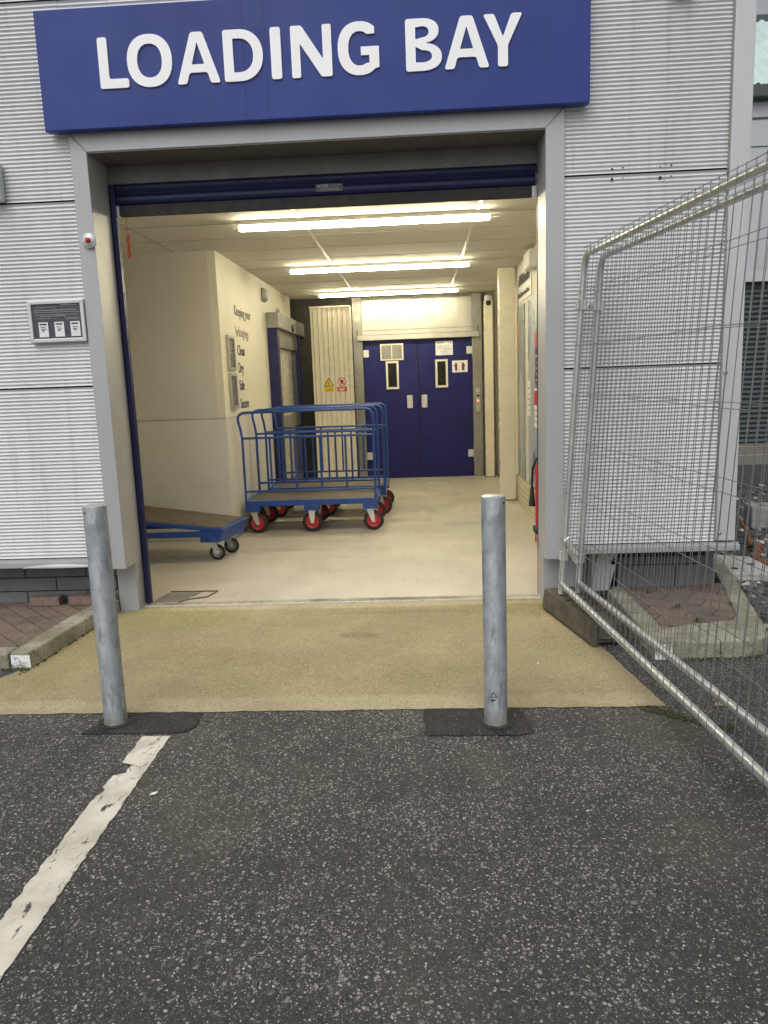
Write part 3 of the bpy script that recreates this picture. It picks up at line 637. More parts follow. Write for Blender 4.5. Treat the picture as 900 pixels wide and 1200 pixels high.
# red pull cord
pc = thing('pull_cord', 'red pull cord hanging at the left edge of the bay opening', 'cord')
pts = [(-1.955 + .004 * math.sin(i * 1.3), 5.40, 2.72 - .012 * i) for i in range(24)]; MB().tube(pts, .0025, 6).build('cord', 'redcord', pc)
coil = [(-1.955 + .012 * math.cos(i * .9), 5.40 + .012 * math.sin(i * .9), 2.60 - i * .0022) for i in range(70)]; MB().tube(coil, .003, 5).build('coil', 'redcord', pc)

# ================================================================== INTERIOR
struct(MB().box((-3.6, 5.27, -.05), (1.24, 12.5, .009)), 'floor', 'floor')
struct(MB().box((-2.03, 5.262, -.02), (.82, 5.285, .011)), 'threshold', 'oldconc')
CZ = 2.85
struct(MB().box((-1.98, 5.286, -.02), (.812, 5.36, .0105)), 'threshold_strip', 'thr')
struct(MB().box((-3.7, 5.35, CZ), (1.3, 12.9, CZ + .06)), 'ceiling', 'ceil')
tb = MB(); tl = MB(); y = 5.8
while y < 12.3:
    tl.box((-3.6, y, CZ - .0025), (1.22, y + .007, CZ + .002)); y += .63
for x in (-2.32,): tl.box((x, 5.4, CZ - .0028), (x + .012, 7.6, CZ + .002))
tag(tl.build('ceiling_joint', 'tline'), kind='structure')
for x in (-.92, .49): tb.box((x, 5.4, CZ - .006), (x + .026, 12.3, CZ + .002))
for yy_ in (6.43, 8.95, 11.47):
    tb.box((-1.5, yy_ + .2, CZ - .005), (.7, yy_ + .215, CZ + .002))
tag(tb.build('ceiling_grid', 'tbar'), kind='structure')
struct(MB().box((-3.6, 7.6, 0), (-2.0, 7.68, CZ)), 'wall_left_front', 'wall_a')
struct(MB().box((-2.0, 7.6, 0), (-1.92, 11.95, CZ)), 'wall_left_side', 'wall')
struct(MB().box((-3.7, 5.35, 0), (-3.6, 12.9, CZ)), 'wall_left_outer', 'wall')
struct(MB().box((-3.6, 11.95, 0), (-2.0, 11.99, CZ)), 'wall_corridor', 'dark')  # near-black so the corridor looks unlit, shade put into the colour
struct(MB().box((-3.6, 12.36, 0), (1.24, 12.46, CZ)), 'wall_back', 'skirt')
struct(MB().box((-3.6, 12.2, 0), (-1.005, 12.30, CZ)), 'wall_recess_shade', 'recess_shade'); struct(MB().box((1.22, 5.35, 0), (1.30, 12.5, CZ)), 'wall_right', 'wall')  # recess wall is an added near-black sheet, its colour paints the recess shade
struct(MB().box((-3.6, 5.35, 0), (-2.03, 5.42, CZ)), 'wall_inner_front_left', 'wall')
struct(MB().box((.92, 5.35, 0), (1.22, 5.42, CZ)), 'wall_inner_front_right', 'wall')
struct(MB().box((-2.03, 5.43, 2.79), (.92, 5.50, CZ)), 'wall_inner_lintel', 'wall')
# protection sheets on lower walls
ps = thing('wall_protection', 'off white protective sheeting on the lower left walls', 'wall covering')
MB().box((-3.59, 7.592, .0), (-1.925, 7.5995, 1.245)).build('sheet', 'sheet', ps)
MB().box((-1.9195, 7.605, .0), (-1.912, 9.95, 1.245)).build('sheet', 'sheet', ps)
MB().box((-3.59, 7.5885, 1.243), (-1.92, 7.5918, 1.250)).build('capping', 'steel', ps)
MB().box((-1.9117, 7.6, 1.243), (-1.908, 9.95, 1.250)).build('capping', 'steel', ps)
MB().box((-3.6, 7.585, .0), (-1.905, 7.5917, .012)).build('skirting', 'skirt', ps); MB().box((-1.9115, 7.59, .0), (-1.903, 9.9, .05)).build('skirting', 'skirt', ps)
# lettering on left wall
WT = thing('wall_lettering', 'dark lettering on the cream wall reading Keeping your belongings Clean Dry Safe Secure', 'lettering')
for s, y0, z0, mt, sz in (('Keeping your', 8.24, 2.30, 'fade2', .15), ('belongings', 8.25, 2.085, 'fade', .15), ('Clean', 8.27, 1.885, 'navyt', .155), ('Dry', 8.27, 1.70, 'navyt', .155), ('Safe', 8.27, 1.515, 'navyt', .155), ('Secure', 8.27, 1.32, 'navyt', .15)):
    text('word', s, sz, mt, WT, faceX(-1.9175, y0, z0), .002, .001, sx=.98)
for k_, (z0, z1, lab) in enumerate(((1.72, 2.07, 'upper of the two small grey framed notices on the left wall'), (1.33, 1.69, 'lower of the two small grey framed notices on the left wall'))):
    t = thing('wall_notice', lab, 'notice'); y0, y1 = 7.80, 8.10
    f = MB(); f.box((-1.919, y0, z0), (-1.895, y0 + .04, z1)); f.box((-1.919, y1 - .04, z0), (-1.895, y1, z1)); f.box((-1.919, y0 + .04, z0), (-1.895, y1 - .04, z0 + .03)); f.box((-1.919, y0 + .04, z1 - .03), (-1.895, y1 - .04, z1)); f.build('frame', 'steel', t)
    sh_ = MB().box((-1.919, y0 + .035, z0 + .025), (-1.905, y1 - .035, z1 - .025)).build('notice_sheet', 'notice', t)
    q = MB()
    for i in range(12):
        a = random.uniform(.05, .07); b = random.uniform(.16, .24); z = z0 + .05 + i * .021
        q.box((-1.905, y0 + a, z), (-1.9035, y0 + b, z + .006))
    q.build('print', 'grey_print', sh_)
t = thing('wall_speaker', 'small grey wedge shaped unit high on the left wall', 'detector')
MB().hexa([(-1.919, 9.75, 2.58), (-1.86, 9.76, 2.62), (-1.86, 9.94, 2.62), (-1.919, 9.95, 2.58), (-1.919, 9.75, 2.75), (-1.87, 9.76, 2.75), (-1.87, 9.94, 2.75), (-1.919, 9.95, 2.75)]).build('housing', 'skirt', t, .015)
t = thing('small_detector', 'small grey detector on the left wall above the sliding door', 'detector')
MB().box((-1.919, 10.75, 2.50), (-1.87, 10.86, 2.54)).build('housing', 'skirt', t, .008); MB().box((-1.919, 10.75, 2.55), (-1.88, 10.86, 2.59)).build('cover', 'steel', t, .005)

# ---------------------------------------------------------------- sliding door on left wall
SD = thing('sliding_door', 'automatic glazed sliding door in a dark blue frame on the left wall', 'door')
dx0, dx1 = -1.919, -1.79; y0, y1 = 10.0, 11.9
MB().box((dx0, y0, .0), (dx1, y0 + .13, 2.27)).build('frame_post', 'frame_blue', SD, .004)
MB().box((dx0, y1 - .12, .0), (dx1, y1, 2.27)).build('frame_post', 'frame_blue', SD, .004)
MB().box((dx0, y0 + .13, 2.05), (dx1 - .03, y1 - .12, 2.27)).build('head_rail', 'steel_d', SD)
ob = MB().box((dx0, y0 - .03, 2.275), (-1.755, 12.4, 2.47)).build('operator_housing', 'steel_d', SD, .008)
MB().lathe([(0, .03), (.035, .028), (.05, .015), (.052, 0)], (-1.755, 11.0, 2.33), 'x', 16).build('motion_sensor', 'black', ob)
MB().box((dx0 + .03, y0 + .13, .95), (dx1 - .035, y1 - .12, 1.12)).build('mid_rail', 'steel_d', SD)
MB().box((dx0 + .03, y0 + .13, .01), (dx1 - .035, y1 - .12, .20)).build('bottom_rail', 'steel_d', SD)
MB().box((-1.86, y0 + .13, 1.12), (-1.845, y1 - .12, 2.05)).build('glass_pane', 'glass', SD)
MB().box((-1.86, y0 + .13, .20), (-1.845, y1 - .12, .95)).build('glass_pane', 'glass', SD)

lv = MB()
for i in range(7):
    a = y0 + .14 + i * .215; lv.box((-1.917, a, .06), (-1.902, a + .205, 2.04))
lv.build('lit_view_sheet', 'cream', SD, .003)  # cream ribbed sheet added behind the panes as the lit view through them
# ---------------------------------------------------------------- ribbed cream partition
PP = thing('partition_panel', 'tall ribbed cream metal partition standing left of the blue double doors', 'partition')
pv = []; n = 8; x0, x1, py = -1.545, -.972, 11.4; prof = []
for i in range(n):
    w_ = (x1 - x0) / n; a = x0 + i * w_
    prof += [(a, py), (a + w_ * .42, py - .002), (a + w_ * .50, py + .012), (a + w_ * .58, py - .002)]
prof.append((x1, py)); vs = []
for x, y in prof: vs += [(x, y, 0.02), (x, y, 2.635)]
MB().add(vs, [(2 * i, 2 * i + 2, 2 * i + 3, 2 * i + 1) for i in range(len(prof) - 1)]).build('ribbed_face', 'cream', PP, .0)
MB().box((x0, py + .013, .02), (x1, py + .09, 2.63)).build('core', 'cream', PP)
MB().box((x0 - .012, py - .012, 2.636), (x1 + .006, py + .09, 2.655)).build('top_trim', 'cream', PP)
MB().box((x1 + .001, py - .008, .02), (x1 + .016, py + .09, 2.635)).build('edge_trim', 'cream', PP)
def warn_sign(parent):
    pass
wsg = thing('warning_sign', 'yellow triangular warning sign with text panel on the cream partition', 'sign')
X, Z = -1.315, 1.43
shape('triangle', [rnd_poly([(-.075, 0), (.075, 0), (0, .135)], .01)], 'black', wsg, faceY(X, py - .007, Z + .075), .003)
shape('yellow_field', [rnd_poly([(-.058, 0), (.058, 0), (0, .105)], .008)], 'yellow', wsg, faceY(X, py - .0095, Z + .084), .002)
shape('symbol', [rect(-.007, .03, .007, .068), disc(0, .018, .008, 10)], 'black', wsg, faceY(X, py - .0115, Z + .084), .002)
sg = shape('text_panel', [rect(-.075, 0, .075, .062)], 'yellow', wsg, faceY(X, py - .007, Z), .003)
shape('print', [rect(-.03, .038, .05, .046), rect(-.06, .018, .06, .026)], 'redbrown', sg, faceY(X, py - .0095, Z), .002)
wsr = thing('prohibition_sign', 'red round prohibition sign with a black hand on the cream partition', 'sign')
X = -1.125
shape('disc', [disc(0, 0, .062, 32)], 'card', wsr, faceY(X, py - .007, Z + .14), .003)
shape('ring', [disc(0, 0, .062, 32), disc(0, 0, .049, 32)], 'redsign', wsr, faceY(X, py - .0095, Z + .14), .002)
shape('symbol', [rnd_poly([(-.018, -.03), (.015, -.03), (.026, 0), (.020, .028), (-.005, .032), (-.022, .015)], .008)], 'black', wsr, faceY(X, py - .0095, Z + .14), .002)
shape('slash', [[(-.046, .034), (-.036, .044), (.046, -.034), (.036, -.044)]], 'redsign', wsr, faceY(X, py - .0115, Z + .14), .002)
sg = shape('text_panel', [rect(-.07, 0, .07, .066)], 'redsign', wsr, faceY(X, py - .007, Z - .002), .003)
shape('print', [rect(-.045, .042, .045, .05), rect(-.05, .026, .05, .034), rect(-.035, .012, .035, .02)], 'card', sg, faceY(X, py - .0095, Z - .002), .002)

# ---------------------------------------------------------------- double doors and their steel portal
DD = thing('double_door', 'pair of dark blue lift doors in a steel portal at the back of the bay', 'door')
DY = 12.25
for x0, x1 in ((-1.0, -.858), (.852, 1.0)):
    j = MB().box((x0, DY - .03, 0), (x1, 12.355, 2.84)).build('door_jamb', 'steel_d', DD, .003)
MB().box((-.857, DY + .0, 2.27), (.851, 12.355, 2.80)).build('header_panel', 'steel', DD, .003)
MB().box((-.855, DY - .006, 2.335), (.85, DY - .0005, 2.345)).build('header_joint', 'skirt', DD)
MB().box((-.93, DY - .08, 2.185), (.95, DY - .031, 2.262)).build('head_rail', 'steel', DD, .004)
for x in (-.94, .93): MB().box((x, DY - .04, 2.25), (x + .012, DY - .0305, 2.35)).build('slot', 'black', DD)
for sgn, x0, x1 in ((-1, -.852, -.006), (1, .006, .848)):
    lf = MB().box((x0, DY + .02, .012), (x1, DY + .075, 2.20)).build('door_leaf', 'door', DD, .004)
    wx = (-.505, -.305) if sgn < 0 else (.270, .465)
    a, b = wx; z0, z1 = 1.425, 1.86; wf = MB()
    wf.box((a, DY - .005, z0), (a + .032, DY + .0195, z1)); wf.box((b - .032, DY - .005, z0), (b, DY + .0195, z1)); wf.box((a + .032, DY - .005, z0), (b - .032, DY + .0195, z0 + .032)); wf.box((a + .032, DY - .005, z1 - .032), (b - .032, DY + .0195, z1))
    wo_ = wf.build('vision_frame', 'cream', lf)
    MB().box((a + .03, DY + .008, z0 + .03), (b - .03, DY + .0196, z1 - .03)).build('glass_pane', 'dglass', wo_)
    hx = (-.187, -.097) if sgn < 0 else (.043, .133)
    MB().box((hx[0], DY - .012, 1.118), (hx[1], DY + .0195, 1.322)).build('pull_handle', 'alu', lf, .008)
    for z in (1.93, .32):
        hb = (-.853, -.765) if sgn < 0 else (.762, .849)
        MB().box((hb[0], DY - .004, z), (hb[1], DY + .0195, z + .115)).build('hinge_plate', 'alu', lf, .004)
# clutter on jamb: hinge pins, call panel
for x in (-.865, .853):
    MB().tube([(x, DY - .035, 1.86), (x, DY - .035, 2.15)], .008, 8).build('hinge_pin', 'steel', DD); MB().tube([(x, DY - .035, .25), (x, DY - .035, .52)], .008, 8).build('hinge_pin', 'steel', DD)
MB().lathe([(0, -.012), (.035, -.010), (.05, 0)], (-.925, DY - .031, 2.52), 'y', 20).build('key_switch', 'cream', DD)
cpn = thing('call_panel', 'lift call panel with lit red buttons on the right door jamb', 'control panel')
MB().box((.890, DY - .040, 1.03), (.965, DY - .0305, 1.40)).build('plate', 'steel', cpn, .003)
redlit = m_emit('lit_red_button', (1, .05, .03), 1.2)
for z, mt, r in ((1.345, 'alu', .022), (1.20, redlit, .020), (1.105, 'alu', .014), (1.065, 'alu', .014)):
    MB().lathe([(0, -.008), (r * .9, -.007), (r, 0)], (.928, DY - .0405, z), 'y', 16).build('button', mt, cpn)
MB().box((.900, DY - .044, 1.265), (.955, DY - .0405, 1.292)).build('display', 'black', cpn)
# notices on the doors
t = thing('door_notice', 'dark two part framed notice above the left door window', 'notice')
MB().box((-.585, DY - .002, 1.872), (-.222, DY + .0192, 2.128)).build('frame', 'cream', t, .003)
for a, b in ((-.562, -.412), (-.396, -.246)):
    s_ = MB().box((a, DY - .005, 1.895), (b, DY - .0022, 2.105)).build('notice_sheet', 'skirt', t); q = MB()
    for i in range(8): q.box((a + .015, DY - .007, 1.915 + i * .023), (a + random.uniform(.08, .14), DY - .0052, 1.923 + i * .023))
    q.build('print', 'grey_print', s_)
t = thing('door_notice', 'white printed notice above the right door window', 'notice')
s_ = MB().box((.282, DY + .012, 1.922), (.550, DY + .0192, 2.138)).build('notice_sheet', 'card', t); q = MB()
q.box((.305, DY + .0105, 2.105), (.41, DY + .0118, 2.12)); q.box((.50, DY + .0105, 2.10), (.53, DY + .0118, 2.122))
for i in range(6): q.box((.305 + (.05 if i < 3 else 0), DY + .0105, 1.95 + i * .022), (random.uniform(.45, .53), DY + .0118, 1.956 + i * .022))
q.build('print', 'grey_print', s_)
t = thing('door_notice', 'white sign with two dark red hand symbols beside the right door window', 'notice')
s_ = MB().box((.535, DY + .012, 1.650), (.775, DY + .0192, 1.832)).build('notice_sheet', 'card', t)
for cx, fl in ((.595, 1), (.705, -1)):
    shape('symbol', [rnd_poly([(-.018, 0), (.018, 0), (.020, .07), (.014 , .12), (-.012, .125), (-.016, .09), (-.040 , .085), (-.042, .075), (-.02, .065)], .006)], 'redbrown', s_, faceY(cx, DY + .0105, 1.677) @ Matrix.Diagonal((fl, 1, 1, 1)), .002)
# columns and conduit on the right
def colthing(name, lab, x0, y0, x1, y1, zt, mt='cream'):
    t = thing(name, lab, 'column'); MB().box((x0, y0, .012), (x1, y1, zt)).build('shaft', mt, t, .008); MB().box((x0 - .012, y0 - .012, .0), (x1 + .012, y1 + .01, .03)).build('base_trim', 'skirt', t); return t
colthing('boxed_column', 'cream boxed column standing in front of the right wall', 1.0, 9.62, 1.19, 9.80, CZ - .002)
colthing('boxed_column', 'slimmer cream boxed column beside the right jamb of the blue doors', 1.02, 11.98, 1.15, 12.12, 2.70)
t = thing('dome_camera', 'small white dome camera on top of the slim column by the doors', 'camera')
MB().lathe([(.055, 0), (.06, .03), (.05, .07), (.02, .085), (0, .087)], (1.085, 12.05, 2.70), 'z', 20).build('housing', 'card', t); MB().lathe([(0, -.02), (.03, -.015), (.04, 0)], (1.085, 11.975, 2.66), 'y', 14).build('lens', 'black', t)
t = thing('smoke_detector', 'round white smoke detector on the ceiling behind the rearmost strip light', 'detector')
MB().lathe([(.06, 0), (.06, -.025), (.045, -.045), (0, -.05)], (-.17, 11.62, CZ), 'z', 24).build('housing', 'card', t)

# right wall: planks, murals, boards
pk = MB()
for i in range(5): pk.box((1.203, 5.45, .012 + i * .068), (1.2195, 9.60, .012 + i * .068 + .056))
pkt = thing('plank_skirting', 'cream horizontal plank skirting with dark grooves along the right wall', 'skirting')
pk.build('planks', 'cream2', pkt, .003); MB().box((1.2125, 5.45, 0), (1.2197, 9.60, .35)).build('grooves', 'skirt', pkt)
def board(name, lab, y0, y1, z0, z1, mt, dx=.008):
    t = thing(name, lab, 'poster'); MB().box((1.2195 - dx, y0, z0), (1.2196, y1, z1)).build('panel', mt, t); return t
b1 = board('wall_mural', 'tall grey blue picture panel nearest the column on the right wall', 8.95, 9.48, .36, 2.36, 'muralA')
b2 = board('wall_mural', 'pale blue picture panel on the right wall nearer the opening', 7.55, 8.66, .36, 2.36, 'muralB')
b3 = board('header_board', 'white header board with dark script lettering high on the right wall', 8.42, 9.52, 2.40, 2.80, 'card')
def scrawl(y0, y1, z0, h, amp, seed, parent, mt='fade2'):
    r = random.Random(seed); mb = MB(); y = y1
    while y > y0 + .04:
        w_ = r.uniform(.03, .06); zz = [z0 + r.uniform(0, h) for _ in range(4)]
        mb.tube([(1.209, y, z0), (1.209, y - w_ * .3, z0 + h * r.uniform(.6, 1)), (1.209, y - w_ * .6, z0 + h * .1), (1.209, y - w_, z0 + h * r.uniform(.3, .6))], amp, 5); y -= w_ * 1.25
    mb.build('script', mt, parent)
scrawl(8.5, 9.4, 2.58, .13, .0035, 3, b3); scrawl(8.5, 9.45, 2.45, .06, .003, 5, b3)
for (lab, y0, y1, z0, z1, mt) in (('white notice taped to the right wall between the mural panels', 8.48, 8.72, 1.12, 1.50, 'card'), ('red and white notice on the right wall above the extinguisher', 7.98, 8.20, 1.02, 1.42, 'card'), ('navy notice high on the right wall above the red and white one', 7.85, 8.14, 1.45, 2.0, 'frame_blue')):
    t = thing('wall_poster', lab, 'poster'); s_ = MB().box((1.2095, y0, z0), (1.2111, y1, z1)).build('sheet', mt, t)
    q = MB()
    for i in range(5): q.box((1.2082, y0 + .03, z0 + .05 + i * .06), (1.2093, y1 - random.uniform(.03, .09), z0 + .068 + i * .06))
    q.build('print', 'grey_print' if mt == 'card' else 'card', s_)
    if 'red' in lab: MB().box((1.2078, y0 + .01, z1 - .17), (1.2093, y1 - .01, z1 - .02)).build('red_band', 'redsign', s_)
t = thing('conduit', 'cream vertical conduit pipes on the right wall behind the column', 'pipe')
for y in (9.50, 9.56): MB().tube([(1.195, y, .36), (1.195, y, 2.45), (1.195, y - .03, 2.55), (1.215, y - .05, 2.62)], .012, 8).build('pipe', 'cream', t)
t = thing('wall_unit', 'white rounded unit fixed at the top of the right wall', 'detector')
MB().box((1.12, 7.95, 2.62), (1.219, 8.35, 2.80)).build('housing', 'card', t, .03, seg=3)
# fire extinguisher on a stand
FE = thing('fire_extinguisher', 'red fire extinguisher with black hose against the right wall', 'extinguisher', (0, 0, .0))
cx, cy = 1.135, 7.12
MB().lathe([(0, .16), (.06, .16), (.075, .175), (.078, .20), (.078, .68), (.070, .73), (.04, .765), (.022, .78), (.022, .81), (0, .81)], (cx, cy, 0), 'z', 24).build('cylinder', 'red', FE)
MB().box((cx - .02, cy - .09, .81), (cx + .02, cy + .03, .845)).build('valve_handle', 'black', FE, .006)
MB().tube([(cx, cy - .02, .80), (cx - .05, cy + .05, .80), (cx - .09, cy + .09, .70), (cx - .095, cy + .09, .50)], .011, 8).build('hose', 'black', FE)
MB().tube([(cx - .095, cy + .09, .52), (cx - .095, cy + .09, .34)], [.016, .032], 12).build('horn', 'black', FE)
MB().box((cx - .09, cy - .09, .10), (cx + .085, cy + .09, .158)).build('stand_tray', 'black', FE, .01)
for sx in (-.08, .07): MB().box((cx + sx, cy - .01, .0), (cx + sx + .012, cy + .01, .10)).build('stand_leg', 'red', FE)

# ---------------------------------------------------------------- ceiling strip lights
for k_, (yy_, lab) in enumerate(((6.38, 'nearest of the three long ceiling strip lights'), (8.88, 'middle one of the three long ceiling strip lights'), (11.38, 'rearmost of the three long ceiling strip lights, in front of the blue doors'))):
    if k_ == 0:
        L0 = thing('strip_light', lab, 'light', (-.40, yy_, CZ), 'ceiling strip lights in the loading bay')
        MB().box((-1.0, -.045, -.035), (1.0, .045, -.0)).build('housing', 'lampbody', L0, .004)
        MB().box((-.995, -.036, -.072), (.995, .036, -.036)).build('diffuser', 'lamp', L0, .012, seg=3)
        for x in (-1.012, .9955): MB().box((x, -.038, -.074), (x + .016, .038, -.036)).build('end_cap', 'lampbody', L0, .003)
        cur = L0
    else:
        cur = copy_tree(L0); cur.location = (-.40, yy_, CZ); cur['label'] = lab

# ================================================================== TROLLEYS
def make_wheel_set(parent, x, y, r=.105, bz=.235, hubmat='red', side=1):
    c = thing('castor', None, None, (0, 0, 0)); 
    c.parent = parent
    for k in ('label', 'category'):
        if k in c: del c[k]
    # tyre, hub (axis along y)
    w2 = r * .19
    MB().lathe([(r * .66, -w2), (r * .88, -w2 * 1.05), (r * .98, -w2 * .55), (r, 0), (r * .98, w2 * .55), (r * .88, w2 * 1.05), (r * .66, w2)], (x, y, r), 'y', 32).build('tyre', 'tyre', c)
    h = MB(); h.lathe([(r * .16, -w2 * .95), (r * .2, -w2 * 1.0), (r * .24, -w2 * .45), (r * .55, -w2 * .45), (r * .60, -w2 * .98), (r * .665, -w2 * .99), (r * .665, w2 * .99), (r * .60, w2 * .98), (r * .55, w2 * .45), (r * .24, w2 * .45), (r * .2, w2), (r * .16, w2 * .95)], (x, y, r), 'y', 28)
    h.lathe([(0, -w2 * 1.02), (r * .17, -w2 * 1.02)], (x, y, r), 'y', 16); h.lathe([(r * .17, w2 * 1.02), (0, w2 * 1.02)], (x, y, r), 'y', 16)
    for i in range(5):
        a = 2 * math.pi * i / 5; ca, sa = math.cos(a), math.sin(a)
        for s in (-1, 1):
            p = [(x + ca * q - sa * e, y + s * w2 * (.95 if abs(q - r * .24) < 1e-6 else .8), r + sa * q + ca * e) for q, e in ((r * .24, -.006), (r * .58, -.009), (r * .58, .009), (r * .24, .006))]
            h.add(p, [(0, 1, 2, 3) if s > 0 else (3, 2, 1, 0)])
    h.build('hub', hubmat, c)
    b = MB(); off = .035 * side; tx = x - off
    for s in (-1, 1):
        yy0 = y + s * (w2 + .006); th = .003
        p = [(x - .016, r - .018), (x + .016, r - .018), (tx + .036, bz - .008), (tx - .036, bz - .008)]
        b.hexa([(p[0][0], yy0 - th, p[0][1]), (p[1][0], yy0 - th, p[1][1]), (p[1][0], yy0 + th, p[1][1]), (p[0][0], yy0 + th, p[0][1]), (p[3][0], yy0 - th, p[3][1]), (p[2][0], yy0 - th, p[2][1]), (p[2][0], yy0 + th, p[2][1]), (p[3][0], yy0 + th, p[3][1])])
    b.box((tx - .038, y - w2 - .010, bz - .008), (tx + .038, y + w2 + .010, bz - .001)); b.lathe([(.03, -.012), (.03, 0)], (tx, y, bz), 'z', 16)
    b.lathe([(0, -w2 - .016), (.009, -w2 - .016), (.009, w2 + .016), (0, w2 + .016)], (x, y, r), 'y', 10)
    b.build('fork', 'chrome', c)
    return c
def frame_side(root, y, hv=.6):
    r = .0135; x0, x1 = .012, 1.378; zt, zm, zl = 1.275, 1.01, .452; zb = .30
    lean = .035
    left = [(x0, y, zb), (x0, y, zm)] + arc((x0 - lean * .35, y, zm + .12), (x0 - .001, y, zm + .001), (x0 - lean * .8, y, zt - .10), 4)[1:] + arc((x0 - lean, y, zt), (x0 - lean * .9, y, zt - .07), (x0 + .06, y, zt), 6)
    right = arc((x1, y, zt), (x1 - .09, y, zt), (x1, y, zt - .09), 7) + [(x1, y, zb)]
    MB().tube(left + right, r, 12).build('side_hoop', 'trolley', root)
    for z in (zm, zl): MB().tube([(x0, y, z), (x1, y, z)], r * .92, 10).build('cross_rail', 'trolley', root)
    for i in range(4):
        x = x0 + .285 + i * .262
        MB().tube([(x, y, zl), (x, y, zm)], r * .85, 10).build('upright', 'trolley', root)
def make_trolley():
    root = thing('platform_trolley', 'blue platform trolley with railed sides and red wheels, nearer the opening', 'trolley', (0, 0, 0), 'blue railed trolleys parked together')
    W = .70; Lx = 1.39
    fr = MB(); fr.box((0, -.018, .292), (Lx, .018, .352)); fr.box((0, W - .018, .292), (Lx, W + .018, .352)); fr.box((0, .018, .292), (.036, W - .018, .352)); fr.box((Lx - .036, .018, .292), (Lx, W - .018, .352)); fr.box((Lx / 2 - .02, .018, .292), (Lx / 2 + .02, W - .018, .32))
    fr.build('chassis', 'trolley', root, .004)
    MB().box((.037, .019, .335), (Lx - .037, W - .019, .349)).build('deck', 'deck', root)
    for xx in (0, Lx / 2 - .075, Lx - .15):
        for yy0 in (-.02, W - .13): MB().box((xx, yy0, .236), (xx + .15, yy0 + .15, .291)).build('corner_block', 'trolley', root, .004)
    for xx, sd_ in ((.105, 1), (Lx / 2, 0), (Lx - .055, 1)):
        for yy0 in (.045, W - .06): make_wheel_set(root, xx + (.01 if sd_ else 0), yy0, .107 if sd_ or 1 else .1, .235, 'red', sd_)
    frame_side(root, 0); frame_side(root, W)
    return root
T1 = make_trolley(); T1.location = (-1.855, 7.9, .009)
T2 = copy_tree(T1); T2.location = (-1.80, 8.86, .009); T2.rotation_euler = (0, 0, R(-.8)); T2['label'] = 'blue platform trolley with railed sides parked behind the nearer one, closer to the sliding door'
# low nesting trolley
LT = thing('flat_trolley', 'low flat blue trolley with a tilted brown deck at the left wall', 'trolley')
dk = [(-3.45, 6.60, .50), (-1.765, 6.60, .305), (-1.655, 7.10, .318), (-3.45, 7.12, .57)]
MB().hexa([(x, y, z - .035) for x, y, z in dk] + [(x, y, z) for x, y, z in dk]).build('rim', 'trolley', LT, .005)
ins = [(-3.43, 6.622, .5015), (-1.79, 6.622, .3125), (-1.69, 7.08, .325), (-3.43, 7.10, .57)]
MB().hexa([(x, y, z - .015) for x, y, z in ins] + [(x, y, z + .0015) for x, y, z in ins]).build('deck', 'deck', LT)
MB().box((-3.45, 6.60, .235), (-1.93, 6.64, .283)).build('chassis_bar', 'trolley', LT, .004)
MB().box((-3.45, 7.06, .235), (-1.93, 7.10, .283)).build('chassis_bar', 'trolley', LT, .004)
MB().hexa([(-1.98, 6.605, .185), (-1.80, 6.605, .185), (-1.69, 7.08, .185), (-1.98, 7.10, .185), (-1.98, 6.605, .29), (-1.785, 6.605, .278), (-1.675, 7.08, .290), (-1.98, 7.10, .30)]).build('end_block', 'trolley', LT, .006)
MB().box((-3.40, 6.61, .235), (-3.30, 7.10, .46)).build('end_block', 'trolley', LT, .006)
for x, y in ((-1.86, 6.72), (-1.80, 7.0), (-3.3, 6.72), (-3.3, 7.0)): make_wheel_set(LT, x, y, .072, .188, 'galv', 1)
LT.location = (0, 0, .009)

# floor hatch at the left of the opening
fh = thing('floor_plate', 'worn steel plate set in the floor just inside the left of the opening', 'floor plate')
MB().prism([(-1.99, 5.36), (-1.80, 5.36), (-1.70, 5.60), (-1.96, 5.60)], .0085, .014).build('plate', 'steel_d', fh)
MB().tube([(-1.80, 5.345, .014), (-1.74, 5.42, .014), (-1.62, 5.47, .014), (-1.58, 5.63, .014), (-1.95, 5.64, .014)], .005, 6).build('edge_strip', 'rust', fh)

# ================================================================== BOLLARDS
def bollard(x, y, lab):
    t = thing('bollard', lab, 'bollard', (x, y, 0), 'galvanised bollards in front of the bay'); r = .0525
    MB().lathe([(r + .004, .0), (r + .002, .010), (r, .014), (r, 1.036), (r - .002, 1.0405)], (0, 0, .004), 'z', 40).build('post', 'galv', t)
    MB().lathe([(r - .002, 1.0405), (r - .006, 1.043), (r * .5, 1.0465), (0, 1.0475)], (0, 0, .004), 'z', 40).build('cap', 'tube', t)
    MB().lathe([(0, -.001), (.005, .001)], (-.026 if x < 0 else .040, -.0468 if x < 0 else -.0355, 1.018), 'y', 10).build('vent_hole', 'dark', t)
    MB().lathe([(r, 0), (r + .012, .003), (r + .03, .001)], (0, 0, .008), 'z', 30).build('collar', 'patch', t)
    return t
bollard(-1.478, 3.36, 'galvanised steel bollard left of the bay, at the head of the white line')
b_ = bollard(.309, 3.30, 'galvanised steel bollard right of the bay with a small triangular mark low down')
mk_ = MB(); 
for a, b in (((-.014, .145), (0, .168)), ((0, .168), (.014, .145)), ((.014, .145), (-.014, .145))):
    pts = []
    for k in range(4):
        t = k / 3; u = a[0] + (b[0] - a[0]) * t - .014; z = a[1] + (b[1] - a[1]) * t
        pts.append((u, -math.sqrt(.0527 ** 2 - u * u) , z))
    mk_.tube(pts, .0015, 5)
mk_.box((-.025, -.0525, .128), (-.005, -.0505, .134)); mk_.build('stencil_mark', 'black', b_)

